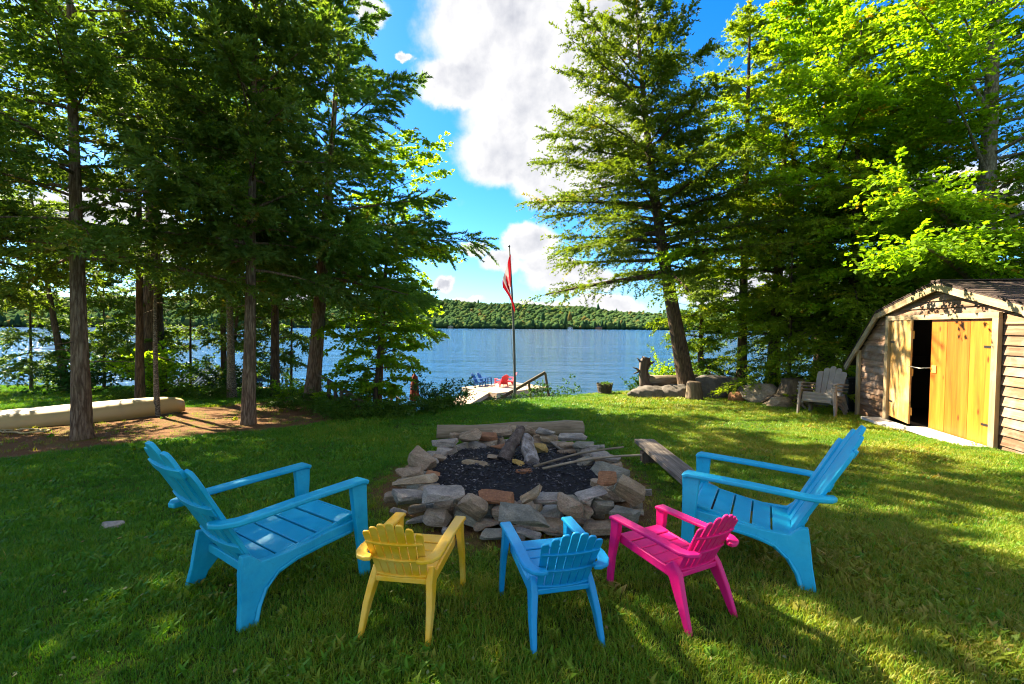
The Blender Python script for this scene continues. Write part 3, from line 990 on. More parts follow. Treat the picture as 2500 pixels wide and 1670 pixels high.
T('maple_tree', 'young maple with low bright boughs behind the shed ridge', 'tree', gp(10.9, 12.9), 8.0, 0.10, 1.8, 3.2, 'leafy', M['maple'], M['bark_dark'], 70, (-0.3, -0.3), prof='full', dens=1.1, seed=33, e_low=0, e_top=45, sag=0.12, group=RG, leaf=dict(ln=0.095, wd=0.08), red=0.004)


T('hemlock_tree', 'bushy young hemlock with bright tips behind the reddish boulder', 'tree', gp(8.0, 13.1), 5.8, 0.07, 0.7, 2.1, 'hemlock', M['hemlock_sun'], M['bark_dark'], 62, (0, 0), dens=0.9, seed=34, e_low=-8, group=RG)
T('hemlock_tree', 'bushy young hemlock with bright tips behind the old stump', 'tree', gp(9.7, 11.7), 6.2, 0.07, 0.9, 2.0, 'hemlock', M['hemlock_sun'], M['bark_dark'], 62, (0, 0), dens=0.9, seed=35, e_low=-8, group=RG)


# shrubs ------------------------------------------------------------
def shrub(label, x, y, h, rad, n, mat, seed, leaf=None, dens=0.9, name='shrub', group=None):
    r = np.random.default_rng(seed)
    random.seed(seed)
    e = empty(name, gp(x, y, -0.03))
    az = r.uniform(0, 2 * PI, n)
    L = r.uniform(0.6, 1.1, n) * h
    spread = math.atan2(h, rad)
    e0 = np.clip(r.normal(spread, 0.3, n), 0.2, 1.5)
    P0 = np.stack([r.normal(0, 0.12 * rad, n), r.normal(0, 0.12 * rad, n), np.zeros(n)], 1)
    sg = r.uniform(0.05, 0.3, n)
    mb = MB()
    limb_tubes(mb, P0, az, L, e0, sg, np.full(n, 0.010), 4)
    mb.build('stems', M['bark_dark'], e)
    lf = dict(tmin=0.15, tw=10, ln=0.075, wd=0.05)
    lf.update(leaf or {})
    pos, ld, N0, ln, wd, tint, _ = grow(P0, az, L, e0, sg, 'leafy', dens, lf, r)
    link('crown', leaf_mesh('crown', pos, ld, N0, ln, wd, tint, True), mat, e)
    return tag(e, label, 'shrub', group)


SG = 'shrubs along the bank'
shrub('leafy dark shrub beside the closed umbrella above the ferns', -1.75, 11.6, 1.35, 1.1, 26, M['shrub'], 41, group=SG)
shrub('dark twiggy shrub between umbrella and dock walkway', -1.55, 12.9, 1.35, 0.7, 22, M['shrub'], 42, group=SG)
shrub('small shrub at the foot of the flagpole', 0.12, 13.5, 0.5, 0.3, 8, M['shrub'], 43, group=SG)
shrub('low shrub under the right stair railing between its posts', 0.85, 14.2, 0.85, 0.5, 9, M['shrub'], 44, group=SG)
shrub('spreading sparse shrub right of the stair railing', 1.75, 14.9, 0.95, 0.85, 12, M['shrub'], 45, group=SG)
shrub('small bushy plant left of the upturned root', 4.25, 15.4, 0.95, 0.6, 14, M['shrub'], 46, group=SG)
shrub('sunlit bush between the upturned root and the leaning trunk', 5.2, 15.6, 1.5, 0.8, 26, M['sapling'], 47, group=SG)
shrub('bright bush behind the thick front trunk by the water', -10.4, 13.6, 1.9, 1.3, 30, M['sapling'], 48, dict(ln=0.10, wd=0.075), group=SG)
shrub('dark bush at the far left water edge', -13.2, 14.0, 1.6, 1.2, 26, M['shrub'], 49, dict(ln=0.10, wd=0.075), group=SG)
shrub('green bush in front of the boathouse', -8.8, 13.9, 1.3, 1.0, 24, M['shrub'], 50, dict(ln=0.09, wd=0.06), group=SG)
shrub('bright bush under the young maple behind the railing', -3.9, 11.6, 1.3, 0.9, 30, M['sapling'], 55, dict(ln=0.09, wd=0.07), group=SG)
shrub('low bright bush left of the pine trunk', -6.1, 12.6, 0.9, 0.8, 20, M['sapling'], 51, group=SG)
shrub('bush under the hemlocks behind the pale boulder', 7.6, 13.7, 1.1, 0.9, 24, M['shrub'], 52, group=SG)
shrub('bright leafy bush behind the grey chairs', 8.3, 11.2, 1.25, 0.8, 26, M['sapling'], 53, group=SG)
shrub('leafy bush against the left corner of the shed', 9.0, 10.6, 1.5, 0.9, 26, M['shrub'], 54, group=SG)


def ferns():
    r = np.random.default_rng(77)
    P, A, Ls, E, Sg = [], [], [], [], []
    spots = []
    for px, py in [(770, 1010), (800, 1030), (840, 1035), (880, 1030), (920, 1025), (960, 1020), (1000, 1012), (1040, 1005), (1080, 1000),
                   (790, 1000), (830, 1008), (870, 1005), (910, 1000), (950, 1000), (1000, 990), (1050, 985), (1010, 1000), (730, 995), (700, 1000)]:
        g = G(px, py)
        spots.append((g.x, min(g.y, 12.5)))
    for x, y in spots:
        for q in range(2):
            xx, yy = x + r.normal(0, 0.22), y + r.normal(0, 0.22) + 0.35
            k = 11
            P.append(np.tile(np.array([xx, yy, gz(xx, yy)]), (k, 1)))
            A.append(r.uniform(0, 2 * PI, k))
            Ls.append(r.uniform(0.45, 0.85, k))
            E.append(np.radians(r.uniform(40, 75, k)))
            Sg.append(r.uniform(0.35, 0.7, k))
    P, A, Ls, E, Sg = map(np.concatenate, (P, A, Ls, E, Sg))
    pos, ld, N0, ln, wd, tint, twt = grow(P, A, Ls, E, Sg, 'hemlock', 1.0, dict(tw=26, lf=9, tlen=0.16, phi=(60, 85), ln=0.05, wd=0.028, tmin=0.1), r)
    mb = leaf_mesh('ferns', pos, ld, N0, ln, wd, np.clip(tint + 0.15 * vnoise(pos[:, 0], pos[:, 1], 1.2, 3), 0, 1))
    tag(link('ferns', mb, M['fern']), 'bank of dark green ferns at the lawn edge', 'fern', kind='stuff')


ferns()

# ---------------------------------------------------------------- fire pit
PIT = Vector((0.05, 4.92, 0))


def rock_mesh(size, seed, n=26, power=0.55, bev=0.012, rough=0.0):
    r = random.Random(seed)
    bm = bmesh.new()
    for k in range(n):
        while True:
            v = Vector((r.uniform(-1, 1), r.uniform(-1, 1), r.uniform(-1, 1)))
            if 0.2 < v.length < 1:
                break
        v.normalize()
        v = Vector([math.copysign(abs(c) ** power, c) for c in v]) * r.uniform(0.88, 1.0)
        bm.verts.new((v.x * size[0] / 2, v.y * size[1] / 2, v.z * size[2] / 2))
    res = bmesh.ops.convex_hull(bm, input=bm.verts)
    bmesh.ops.delete(bm, geom=[g for g in bm.verts if not g.link_faces], context='VERTS')
    bmesh.ops.dissolve_limit(bm, angle_limit=R(9), verts=bm.verts, edges=bm.edges)
    if bev:
        bmesh.ops.bevel(bm, geom=list(bm.edges) + list(bm.verts), offset=min(bev, min(size) * 0.1), segments=1, affect='EDGES', profile=0.6, clamp_overlap=True)
    bmesh.ops.triangulate(bm, faces=[f for f in bm.faces if len(f.verts) > 4])
    if rough:
        bmesh.ops.triangulate(bm, faces=bm.faces)
        bmesh.ops.subdivide_edges(bm, edges=[e_ for e_ in bm.edges if e_.calc_length() > min(size) * .25], cuts=1)
        bmesh.ops.triangulate(bm, faces=bm.faces)
        for v in bm.verts:
            c = v.co * 30
            nn = math.sin(c.x * 1.3 + seed) * math.sin(c.y * 1.7 + seed * 2) + .6 * math.sin(c.z * 4.1 + c.x * .7 + seed) + r.uniform(-.4, .4)
            v.co += Vector((v.co.x, v.co.y, v.co.z * 1.5)).normalized() * nn * rough * .55
    bmesh.ops.recalc_face_normals(bm, faces=bm.faces)
    me = bpy.data.meshes.new('stone')
    bm.to_mesh(me)
    bm.free()
    if rough:
        me.polygons.foreach_set('use_smooth', np.ones(len(me.polygons), dtype=bool))
        me.set_sharp_from_angle(angle=R(32))
    return me


def fire_pit():
    e = empty('fire_pit', (PIT.x, PIT.y, gz(PIT.x, PIT.y)))
    tag(e, 'oval fire pit of piled flat stones with black ash', 'fire pit')
    org = Vector(e.location)
    K = 2.730
    g_, b_, r_, t_, n_, y_ = 'st_grey', 'st_brown', 'st_rust', 'st_tan', 'st_green', 'st_yellow'
    # x, y, width, height in the enlarged crop; stone kind; height of its centre above the ground; turn
    top = [(310, 522, 275, 85, t_, .30, -8), (275, 472, 175, 95, b_, .26, 0), (345, 382, 200, 165, b_, .24, 10), (270, 632, 235, 150, g_, .22, 5), (492, 628, 275, 180, g_, .24, -4),
           (695, 695, 195, 190, b_, .20, 25), (850, 640, 260, 105, r_, .22, 0), (1085, 622, 165, 62, t_, .30, -28), (1200, 645, 215, 105, g_, .26, 0), (1012, 752, 455, 150, n_, .24, -3),
           (1338, 692, 185, 180, b_, .24, 12), (1488, 612, 215, 120, g_, .30, 0), (1592, 512, 118, 130, r_, .40, 5), (1738, 590, 200, 190, t_, .30, 20), (1655, 560, 110, 115, b_, .26, 0),
           (1560, 705, 145, 150, n_, .20, 10), (1432, 735, 120, 110, b_, .18, 0), (1702, 772, 200, 190, n_, .16, 0), (1615, 455, 240, 125, n_, .24, 0), (1575, 368, 200, 60, g_, .24, 4),
           (1512, 298, 120, 42, g_, .28, 0), (505, 268, 165, 95, g_, .24, 0), (577, 232, 85, 70, b_, .24, 0), (678, 232, 150, 115, b_, .26, -15), (790, 232, 135, 85, r_, .22, 5),
           (890, 202, 120, 75, b_, .26, 0), (968, 180, 120, 60, t_, .28, 0), (1078, 195, 100, 85, b_, .28, 20), (1186, 196, 125, 72, g_, .30, 0), (1205, 248, 135, 75, t_, .20, 0),
           (1356, 238, 185, 75, g_, .26, 0), (1322, 290, 120, 55, b_, .20, 0), (1432, 290, 140, 65, n_, .22, 0), (1330, 325, 160, 60, b_, .14, 0), (1440, 400, 120, 70, n_, .16, 0),
           (470, 380, 90, 70, b_, .14, 0), (430, 480, 100, 50, r_, .18, 0), (1540, 540, 120, 70, b_, .2, 0), (1130, 235, 70, 60, b_, .2, 0), (840, 260, 80, 50, b_, .14, 0)]
    low = [(460, 772, 215, 130, b_, .10, 0), (665, 770, 170, 120, n_, .10, 10), (780, 815, 160, 70, b_, .07, 0), (845, 885, 190, 95, n_, .05, 0), (1070, 880, 170, 70, g_, .05, 0),
           (1150, 812, 340, 75, b_, .09, 0), (1525, 832, 200, 115, b_, .09, 0), (1330, 852, 140, 75, b_, .07, 0), (200, 732, 120, 75, g_, .05, 0), (320, 790, 145, 50, g_, .04, 0),
           (425, 812, 65, 48, b_, .04, 0), (530, 860, 85, 60, g_, .04, 0), (160, 640, 110, 105, b_, .09, 0), (1855, 605, 60, 70, g_, .05, 0), (320, 712, 130, 80, b_, .09, 0),
           (1780, 680, 90, 110, b_, .10, 0), (1640, 820, 120, 70, n_, .06, 0), (960, 850, 160, 55, b_, .05, 0), (1240, 870, 130, 50, g_, .04, 0), (240, 545, 130, 90, b_, .11, 0),
           (600, 850, 70, 40, g_, .03, 0), (1430, 800, 130, 80, b_, .08, 0), (1000, 905, 90, 40, g_, .03, 0), (1800, 740, 70, 60, b_, .05, 0)]
    inner = [(868, 312, 110, 85, r_, .24, 0), (838, 372, 95, 50, b_, .17, 0), (1138, 312, 110, 95, y_, .22, 0), (712, 416, 190, 62, t_, .15, 4), (992, 412, 90, 62, y_, .17, 20), (1030, 468, 115, 34, r_, .14, -8)]
    k = 0
    for (x, y, w, h, kind, z, rot) in top + low + inner:
        px, py = 900 + x / K, 980 + y / K
        p = G(px, py, z)
        sc_ = p.y / FPX / K
        W, Hh = w * sc_ * 1.18, h * sc_
        depth = min(W * 0.62, max(Hh * 1.5, W * .4))
        flat = max(Hh - .36 * depth, Hh * .42)
        me = rock_mesh((W, depth, max(flat, 0.05)), 1000 + k, 16, 0.42, 0.012, 0.010)
        o = link('stone', me, M[kind], e)
        o.location = p - org
        o.rotation_euler = (R(random.uniform(2, 14)), R(rot) + R(random.uniform(-5, 5)), R(random.uniform(-25, 25)))
        k += 1
    # hidden back-up stones that carry the visible ones
    for a in np.arange(0, 2 * PI, 0.16):
        rr = random.uniform(0.93, 1.0)
        x, y = PIT.x + 1.10 * rr * math.cos(a), PIT.y + 1.42 * rr * math.sin(a)
        me = rock_mesh((random.uniform(.24, .36), random.uniform(.24, .36), random.uniform(.16, .22)), 3000 + k, 16, 0.6)
        o = link('stone', me, M[random.choice([g_, b_, b_, n_])], e)
        o.location = Vector((x, y, gz(x, y) + random.uniform(0.06, 0.12))) - org
        o.rotation_euler = (random.uniform(-.2, .2), random.uniform(-.2, .2), a)
        k += 1
    # ash bed
    n, rings = 64, 14
    vs_, fs_ = [(0, 0, 0.16)], []
    for j in range(1, rings + 1):
        for i in range(n):
            a = 2 * PI * i / n
            t = j / rings
            x, y = 1.12 * t * math.cos(a), 1.45 * t * math.sin(a)
            z = 0.15 - 0.10 * t * t - 0.055 * y + random.uniform(-.012, .012) + 0.05 * (float(vnoise(x, y, 4, 3)) - .5)
            vs_.append((x, y, z))
    for i in range(n):
        fs_.append((0, 1 + i, 1 + (i + 1) % n))
    for j in range(rings - 1):
        for i in range(n):
            a, b = 1 + j * n + i, 1 + j * n + (i + 1) % n
            fs_.append((a, a + n, b + n, b))
    MB().add(vs_, fs_).build('ash_bed', M['ash'], e, True)
    # flakes of charcoal and twigs lying on the ash
    r = np.random.default_rng(5)
    m = 3600
    a, t = r.uniform(0, 2 * PI, m), np.sqrt(r.random(m)) * 0.93
    x, y = 1.1 * t * np.cos(a), 1.43 * t * np.sin(a)
    z = 0.157 - 0.10 * t * t - 0.055 * y + r.uniform(0, 0.025, m)
    d = np.stack([r.normal(0, 1, m), r.normal(0, 1, m), r.normal(0, .25, m)], 1)
    me = leaf_mesh('charcoal', np.stack([x, y, z], 1), d, unit(np.stack([r.normal(0, .5, m), r.normal(0, .5, m), np.ones(m)], 1)), r.uniform(.015, .06, m), r.uniform(.008, .022, m), r.random(m), True)
    cm, tt, out = material('charcoal_bits')
    at = tt.new('ShaderNodeAttribute', attribute_name='tint').outputs['Fac']
    principled(tt, out, tt.ramp(at, [(0, (0.012, 0.012, 0.014)), (0.8, (0.05, 0.05, 0.055)), (0.93, (0.12, 0.11, 0.10)), (1, (0.32, 0.29, 0.25))]), 0.85, 0.3)
    tag(link('charcoal', me, cm, e), kind='stuff')

    def pp(x, y, z):
        return G(900 + x / K, 980 + y / K, z)

    # things lying on it
    def log(name, label, a, b, r0, r1, mat, cat='log', seg=14):
        d = (b - a)
        mb = MB()
        nseg = 9
        random.seed(len(label))
        pts = [Vector((d.length * i / nseg, random.uniform(-.15, .15) * r0, random.uniform(-.15, .15) * r0)) for i in range(nseg + 1)]
        mb.tube(pts, [r0 + (r1 - r0) * i / nseg for i in range(nseg + 1)], seg, 0.07)
        o = mb.build(name, mat, None, True, 0.006, 1)
        o.location = a
        o.rotation_euler = d.to_track_quat('X', 'Z').to_euler()
        return tag(o, label, cat)
    a, b = pp(905, 392, .16), pp(1012, 172, .62)
    b = AT(900 + 1012 / K, 980 + 172 / K, a.y + 0.35)
    log('firewood_log', 'knotty weathered log propped upright in the fire pit', a, b, 0.085, 0.055, M['drift'])
    a = pp(1095, 425, .14)
    b = AT(900 + 1045 / K, 980 + 250 / K, a.y + 0.45)
    log('birch_log', 'grey white birch log leaning in the fire pit', a, b, 0.085, 0.08, M['bark_birch_log'])
    for lab, q0, q1 in (('longer roasting stick lying across the pit stones, pointing at the bench', (1160, 448), (1822, 357)), ('upper roasting stick lying across the pit rim', (1100, 435), (1700, 304))):
        a = pp(*q0, .17)
        b = pp(*q1, .36)
        mid = a.lerp(b, .5) + Vector((0, 0, .035))
        mb = MB().tube([a, a.lerp(b, .25) + Vector((0, 0, .02)), mid, a.lerp(b, .78) + Vector((0, 0, .02)), b], [.014, .013, .012, .012, .010], 7, .1)
        tag(mb.build('roasting_stick', M['old_log'], None, True), lab, 'stick', 'roasting sticks on the fire pit')
    a, b = G(1066, 1052, .13), G(1419, 1040, .13)
    a = AT(1066, 1052, 7.0)
    b = AT(1421, 1038, 7.25)
    a.z = gz(a.x, a.y) + .12
    b.z = gz(b.x, b.y) + .15
    log('fallen_log', 'long weathered log lying behind the fire pit', a, b, 0.115, 0.13, M['old_log'], seg=18)


M['bark_birch_log'] = mat_stone('birch_log_bark', [(0.35, (0.05, 0.04, 0.035)), (0.47, (0.24, 0.21, 0.18)), (0.6, (0.50, 0.47, 0.43)), (0.75, (0.30, 0.27, 0.23))], 1.2, True)
fire_pit()

# flat stone set in the lawn, left
p = G(265, 1288)
me = rock_mesh((.22, .13, .06), 51, 16)
o = link('flat_stone', me, M['st_grey'])
o.location = p + Vector((0, 0, .015))
tag(o, 'pale flat stone set in the grass left of the big chair', 'stone')


# ---------------------------------------------------------------- plastic chairs
ADULT = dict(child=False, xa=.335, fx=.365, rx=.325, fy=.29, ry=-.36, seatz=(.365, .255), seaty=(.29, -.29), seatw=.53, nseat=5, back=((-.285, .235), (-.67, .94)),
             nback=5, bw=(.099, .122), bstep=(.102, .1255), armz=(.575, .535), army=(.345, -.445), armw=(.10, .085), legw=(.11, .07), legt=.044,
             drop=.050, curve=.016, thick=.022, railz=(.17, .50, .80), armt=.031, aend=.235)
CHILD = dict(child=True, xa=.185, fx=.20, rx=.17, fy=.265, ry=-.265, seatz=(.30, .265), seaty=(.25, -.165), seatw=.29, nseat=5, back=((-.165, .255), (-.345, .585)),
             nback=7, bw=(.0345, .0415), bstep=(.0375, .0455), armz=(.408, .395), army=(.285, -.255), armw=(.064, .056), legw=(.072, .042), legt=.036,
             drop=.020, curve=.010, thick=.012, railz=(.04, .34, .64), armt=.022, aend=.115)


def chair(name, P, mat):
    e = empty(name)
    kid = P['child']
    k = P['seatw'] / .53
    zr, ys = P['seatz'][1], P['seaty'][1]
    xs = P['seatw'] / 2 + P['legt'] * .3
    # front legs run up into the arms
    for s in (1, -1):
        top = Vector((s * P['xa'], P['army'][0] - .055 * P['legw'][0] / .115, P['armz'][0] - .012))
        MB().sweep([(s * P['fx'], P['fy'] + .03, -.01), (s * (P['fx'] * .6 + P['xa'] * .4), P['fy'] + .014, top.z * .45), (s * P['xa'], top.y + .004, top.z * .85), (top.x, top.y, top.z)],
                   [P['legw'][1], P['legw'][1] * 1.15, P['legw'][0] * .9, P['legw'][0]], [P['legt'] * .7, P['legt'] * .85, P['legt'], P['legt']], wdir=(0, 1, 0)).build('leg', mat, e, True, .009)
    # rear legs: arched side panels on the big chair, straight tapered legs on the small one
    for s in (1, -1):
        mb = MB()
        if kid:
            mb.sweep([(s * (xs - .012), ys + .05, zr + .022), (s * (xs - .008), ys + .005, zr - .03), (s * (xs * .6 + P['rx'] * .4), ys * .6 + P['ry'] * .4, zr * .52), (s * P['rx'], P['ry'], -.01)],
                     [.085, .078, .058, .036], [P['legt'] * .9, P['legt'], P['legt'] * .9, P['legt'] * .65], wdir=(0, 1, 0))
        else:
            poly = [(.28, .335), (.08, .315), (-.12, .285), (-.27, .285), (-.325, .335), (-.365, .34), (-.375, .25), (-.385, .13), (-.405, -.01),
                    (-.318, -.01), (-.292, .075), (-.245, .145), (-.175, .195), (-.08, .225), (.06, .245), (.28, .262)]
            n = len(poly)
            th = P['legt'] * 1.05
            vs_ = []
            for off in (0, 1):
                for (yy, zz) in poly:
                    sp = (P['rx'] + .018 - xs) * smooth(.26, -.02, zz) if zz < .26 else 0.0
                    vs_.append((s * (xs - .012 + float(sp) + off * th), yy, zz))
            mb.add(vs_, [tuple(range(n)), tuple(reversed(range(n, 2 * n)))] + [(i, (i + 1) % n, n + (i + 1) % n, n + i) for i in range(n)])
            # raised flange along the arch
            fl = [(.26, .268), (.08, .251), (-.08, .231), (-.178, .202), (-.252, .15), (-.302, .078), (-.328, -.005)]
            pts = [(s * (xs - .012 + th + .004 + float((P['rx'] + .018 - xs) * smooth(.26, -.02, zz))), yy - .004, zz + .006) for yy, zz in fl]
            mb.sweep(pts, .022, .016, wdir=(0, .6, .6))
        mb.build('leg', mat, e, True, .010)
    # arms, curling in to the edge of the backrest
    for s in (1, -1):
        y0, y1 = P['army']
        z0, z1 = P['armz']
        xa = P['xa']
        q = P['armw'][0] / .105
        pts = [(s * xa, y0, z0 - .018 * q), (s * xa, y0 - .03 * q, z0), (s * xa, y0 * .5 + y1 * .5, z0 * .52 + z1 * .48), (s * (xa + .006), y1 + .13 * q, z1 + .002), (s * (xa + .002), y1 + .05 * q, z1 - .002),
               (s * (xa - .028 * q), y1 - .008 * q, z1 - .004), (s * (xa * .5 + P['aend'] * .5 - .012), y1 - .028 * q, z1 - .006), (s * P['aend'], y1 - .020 * q, z1 - .006)]
        w0, w1 = P['armw']
        MB().sweep(pts, [w0 * .9, w0, w0 * .92, w1, w1, w1, w1 * .92, w1 * .8], P['armt']).build('arm', mat, e, True, .011)
    # seat: side rails and cross bars, slats on them
    m = MB()
    f0 = Vector((0, P['seaty'][0], P['seatz'][0]))
    f1 = Vector((0, ys, zr))
    d = (f1 - f0)
    nrm = Vector((0, -d.z, d.y)).normalized()
    if nrm.z < 0:
        nrm = -nrm
    for s in (1, -1):
        o = Vector((s * (xs - .004), 0, 0))
        m.beam(f0 + o - nrm * .04 * k, f1 + o - nrm * .045 * k, P['legt'] * .5, .085 * k)
    m.beam(f0 + Vector((-xs, .004, -.03 * k)), f0 + Vector((xs, .004, -.03 * k)), .02, .075 * k)
    m.beam(f1 + Vector((-xs, -.01, -.03 * k)), f1 + Vector((xs, -.01, -.03 * k)), .02, .05 * k)
    seat = m.build('seat', mat, e, True, .006)
    n = P['nseat']
    L = d.length / n
    t = d.normalized()
    for i in range(n):
        c = f0 + t * (L * (i + .5)) - nrm * (.012 * k * math.sin(PI * (i + .5) / n))
        w = P['seatw'] * (1.0 if i else 1.1)
        mb = MB()
        a = c - t * (L * .5 - .006 * k)
        b = c + t * (L * .5 - .006 * k)
        if i == 0:
            pts = [a + Vector((0, .010, -.05 * k)), a + Vector((0, .016 * k, -.016 * k)), a + Vector((0, -.012 * k, .003)), b]
        else:
            pts = [a, b]
        mb.sweep(pts, w, P['thick'], wdir=(1, 0, 0))
        mb.build('slat', mat, seat, True, .006)
    # backrest: ribs behind, fan of slats close together
    b0 = Vector((0, *P['back'][0]))
    b1 = Vector((0, *P['back'][1]))
    bd = (b1 - b0)
    bn = Vector((0, bd.z, -bd.y)).normalized()
    nb = P['nback']
    hb = (nb - 1) / 2
    cvf = lambda u: bn * (P['curve'] * u * u)
    m = MB()
    for f in P['railz']:
        st_ = P['bstep'][0] * (1 - f) + P['bstep'][1] * f
        wv = st_ * hb + P['bw'][0] * .44
        if f == P['railz'][-1] and not kid:
            wv *= .82
        pts = [b0 + bd * f + Vector((wv * j / 4, 0, 0)) - bn * (P['thick'] * .72) + cvf(wv * j / 4 / (st_ * hb)) for j in range(-4, 5)]
        m.sweep(pts, .05 if not kid else .013, .020 if not kid else .012, wdir=tuple(bd.normalized()))
    back = m.build('backrest', mat, e, True, .003)
    for i in range(nb):
        o = i - hb
        ln = 1 - P['drop'] * abs(o) ** 1.6 / .7 * (.7 / bd.length) * (1.0 if nb == 5 else .62)
        st = lambda f: Vector((o * (P['bstep'][0] * (1 - f) + P['bstep'][1] * f), 0, 0)) + b0 + bd * f + cvf(o / hb)
        wd = lambda f: P['bw'][0] * (1 - f) + P['bw'][1] * f
        tip = .05 * (P['bw'][1] / .122) / bd.length
        fs = [-.06, .3, .65, ln - tip, ln - tip * .35, ln]
        ws = [wd(0), wd(.3), wd(.65), wd(ln), wd(ln) * .80, wd(ln) * .46]
        MB().sweep([st(f) for f in fs], ws, P['thick'], wdir=(1, 2 * P['curve'] * o / hb / .12 * -bn.y * 0, 0)).build('slat', mat, back, True, .005)
    return e


def place(c, x, y, fwd, z=None, label=None, cat='chair', group=None, scale=1.0):
    """fwd: ground direction the sitter faces"""
    c.location = (x, y, gz(x, y) if z is None else z)
    tilt = Matrix.Rotation(math.atan2(-fwd[0], fwd[1]), 3, 'Z')
    if z is None:                         # sit on the slope
        h = .3
        nx = (gz(x + h, y) - gz(x - h, y)) / (2 * h)
        ny = (gz(x, y + h) - gz(x, y - h)) / (2 * h)
        up = Vector((-nx, -ny, 1)).normalized()
        tilt = Vector((0, 0, 1)).rotation_difference(up).to_matrix() @ tilt
    c.rotation_euler = tilt.to_euler()
    c.scale = (scale,) * 3
    tag(c, label, cat, group)
    return c


def recolor(tree_, mat):
    for ch in tree_.children:
        if ch.type == 'MESH':
            ch.data = ch.data.copy()
            ch.data.materials[0] = mat
        recolor(ch, mat)


def mid(rear, fwd, half):
    f = Vector((fwd[0], fwd[1])).normalized()
    return rear[0] + f.x * half, rear[1] + f.y * half


KG = 'plastic garden chairs round the fire pit'
cl = chair('garden_chair', ADULT, M['blue'])
x, y = mid((-1.60, 2.44), (.60, .80), .36)
place(cl, x, y, (.60, .80), label='large blue plastic garden chair on the left side of the fire pit', group=KG)
cr = chair('garden_chair', ADULT, M['turquoise'])
x, y = mid((1.92, 2.93), (-.87, .49), .36)
place(cr, x, y, (-.87, .49), label='large turquoise plastic garden chair on the right, beside the plank bench', group=KG)
SGc = 'small child chairs in a row'
c1 = chair('child_chair', CHILD, M['yellow'])
x, y = mid((-.555, 2.11), (.14, .99), .265)
place(c1, x, y, (.14, .99), label='small yellow plastic child chair seen from behind', group=SGc)
c2 = chair('child_chair', CHILD, M['sky_blue'])
x, y = mid((.275, 2.06), (-.24, .97), .265)
place(c2, x, y, (-.24, .97), label='small blue plastic child chair between the yellow and pink ones', group=SGc)
c3 = chair('child_chair', CHILD, M['pink'])
x, y = mid((1.03, 2.26), (-.47, .88), .265)
place(c3, x, y, (-.47, .88), label='small pink plastic child chair in front of the turquoise one', group=SGc)
# stack of grey chairs by the shed
gc = chair('garden_chair', ADULT, M['grey_plastic'])
for k, lab in enumerate(('lowest chair of the grey stack beside the shed', 'middle chair of the grey stack beside the shed', 'topmost grey plastic garden chair of the stack beside the shed')):
    c = gc if k == 0 else copy_tree(gc)
    c.name = 'garden_chair'
    place(c, 7.02 + .012 * k, 10.25, (-.80, -.60), label=lab, group='stack of grey chairs', scale=1.0)
    c.location.z += .075 * k

# ---------------------------------------------------------------- plank bench
a0, a1 = G(1578, 1087, .20), G(1718, 1180, .20)
d = a1 - a0
be = empty('plank_bench', (a0.x, a0.y, gz(a0.x, a0.y)), math.atan2(d.y, d.x))
L = d.length + .25
zz = gz(a1.x, a1.y) - gz(a0.x, a0.y)
o = MB().box((L / 2 - .1, 0, .185 + zz / 2), (L, .25, .05)).build('plank', M['bench'], be, False, .006)
for f in (.06, .92):
    MB().box((L * f, 0, .075 + zz * f - .02), (.12, .2, .19)).build('block', M['drift'], be, False, .01)
tag(be, 'low weathered plank bench right of the fire pit', 'bench')

# ---------------------------------------------------------------- shed
A = Vector((7.80, 10.22, 0))
B = Vector((7.02, 6.30, 0))
su = (B - A).normalized()
sn = Vector((su.y, -su.x, 0))          # outward
if sn.x > 0:
    sn = -sn
SH0 = -0.30                            # floor level of the shed


def S_at(px):
    """photo column -> distance along the shed front"""
    d = ray(px, 900)
    # A + s*su = t*(dx,dy)
    det = su.x * (-d.y) + d.x * su.y
    return (-A.x * (-d.y) + (-d.x) * A.y * 1.0) / det if False else float(np.linalg.solve(np.array([[su.x, -d.x], [su.y, -d.y]]), np.array([-A.x, -A.y]))[0])


def S_pt(px, py):
    s = S_at(px)
    q = A + su * s
    t = q.y / ray(px, py).y
    return s, CAMH + t * ray(px, py).z


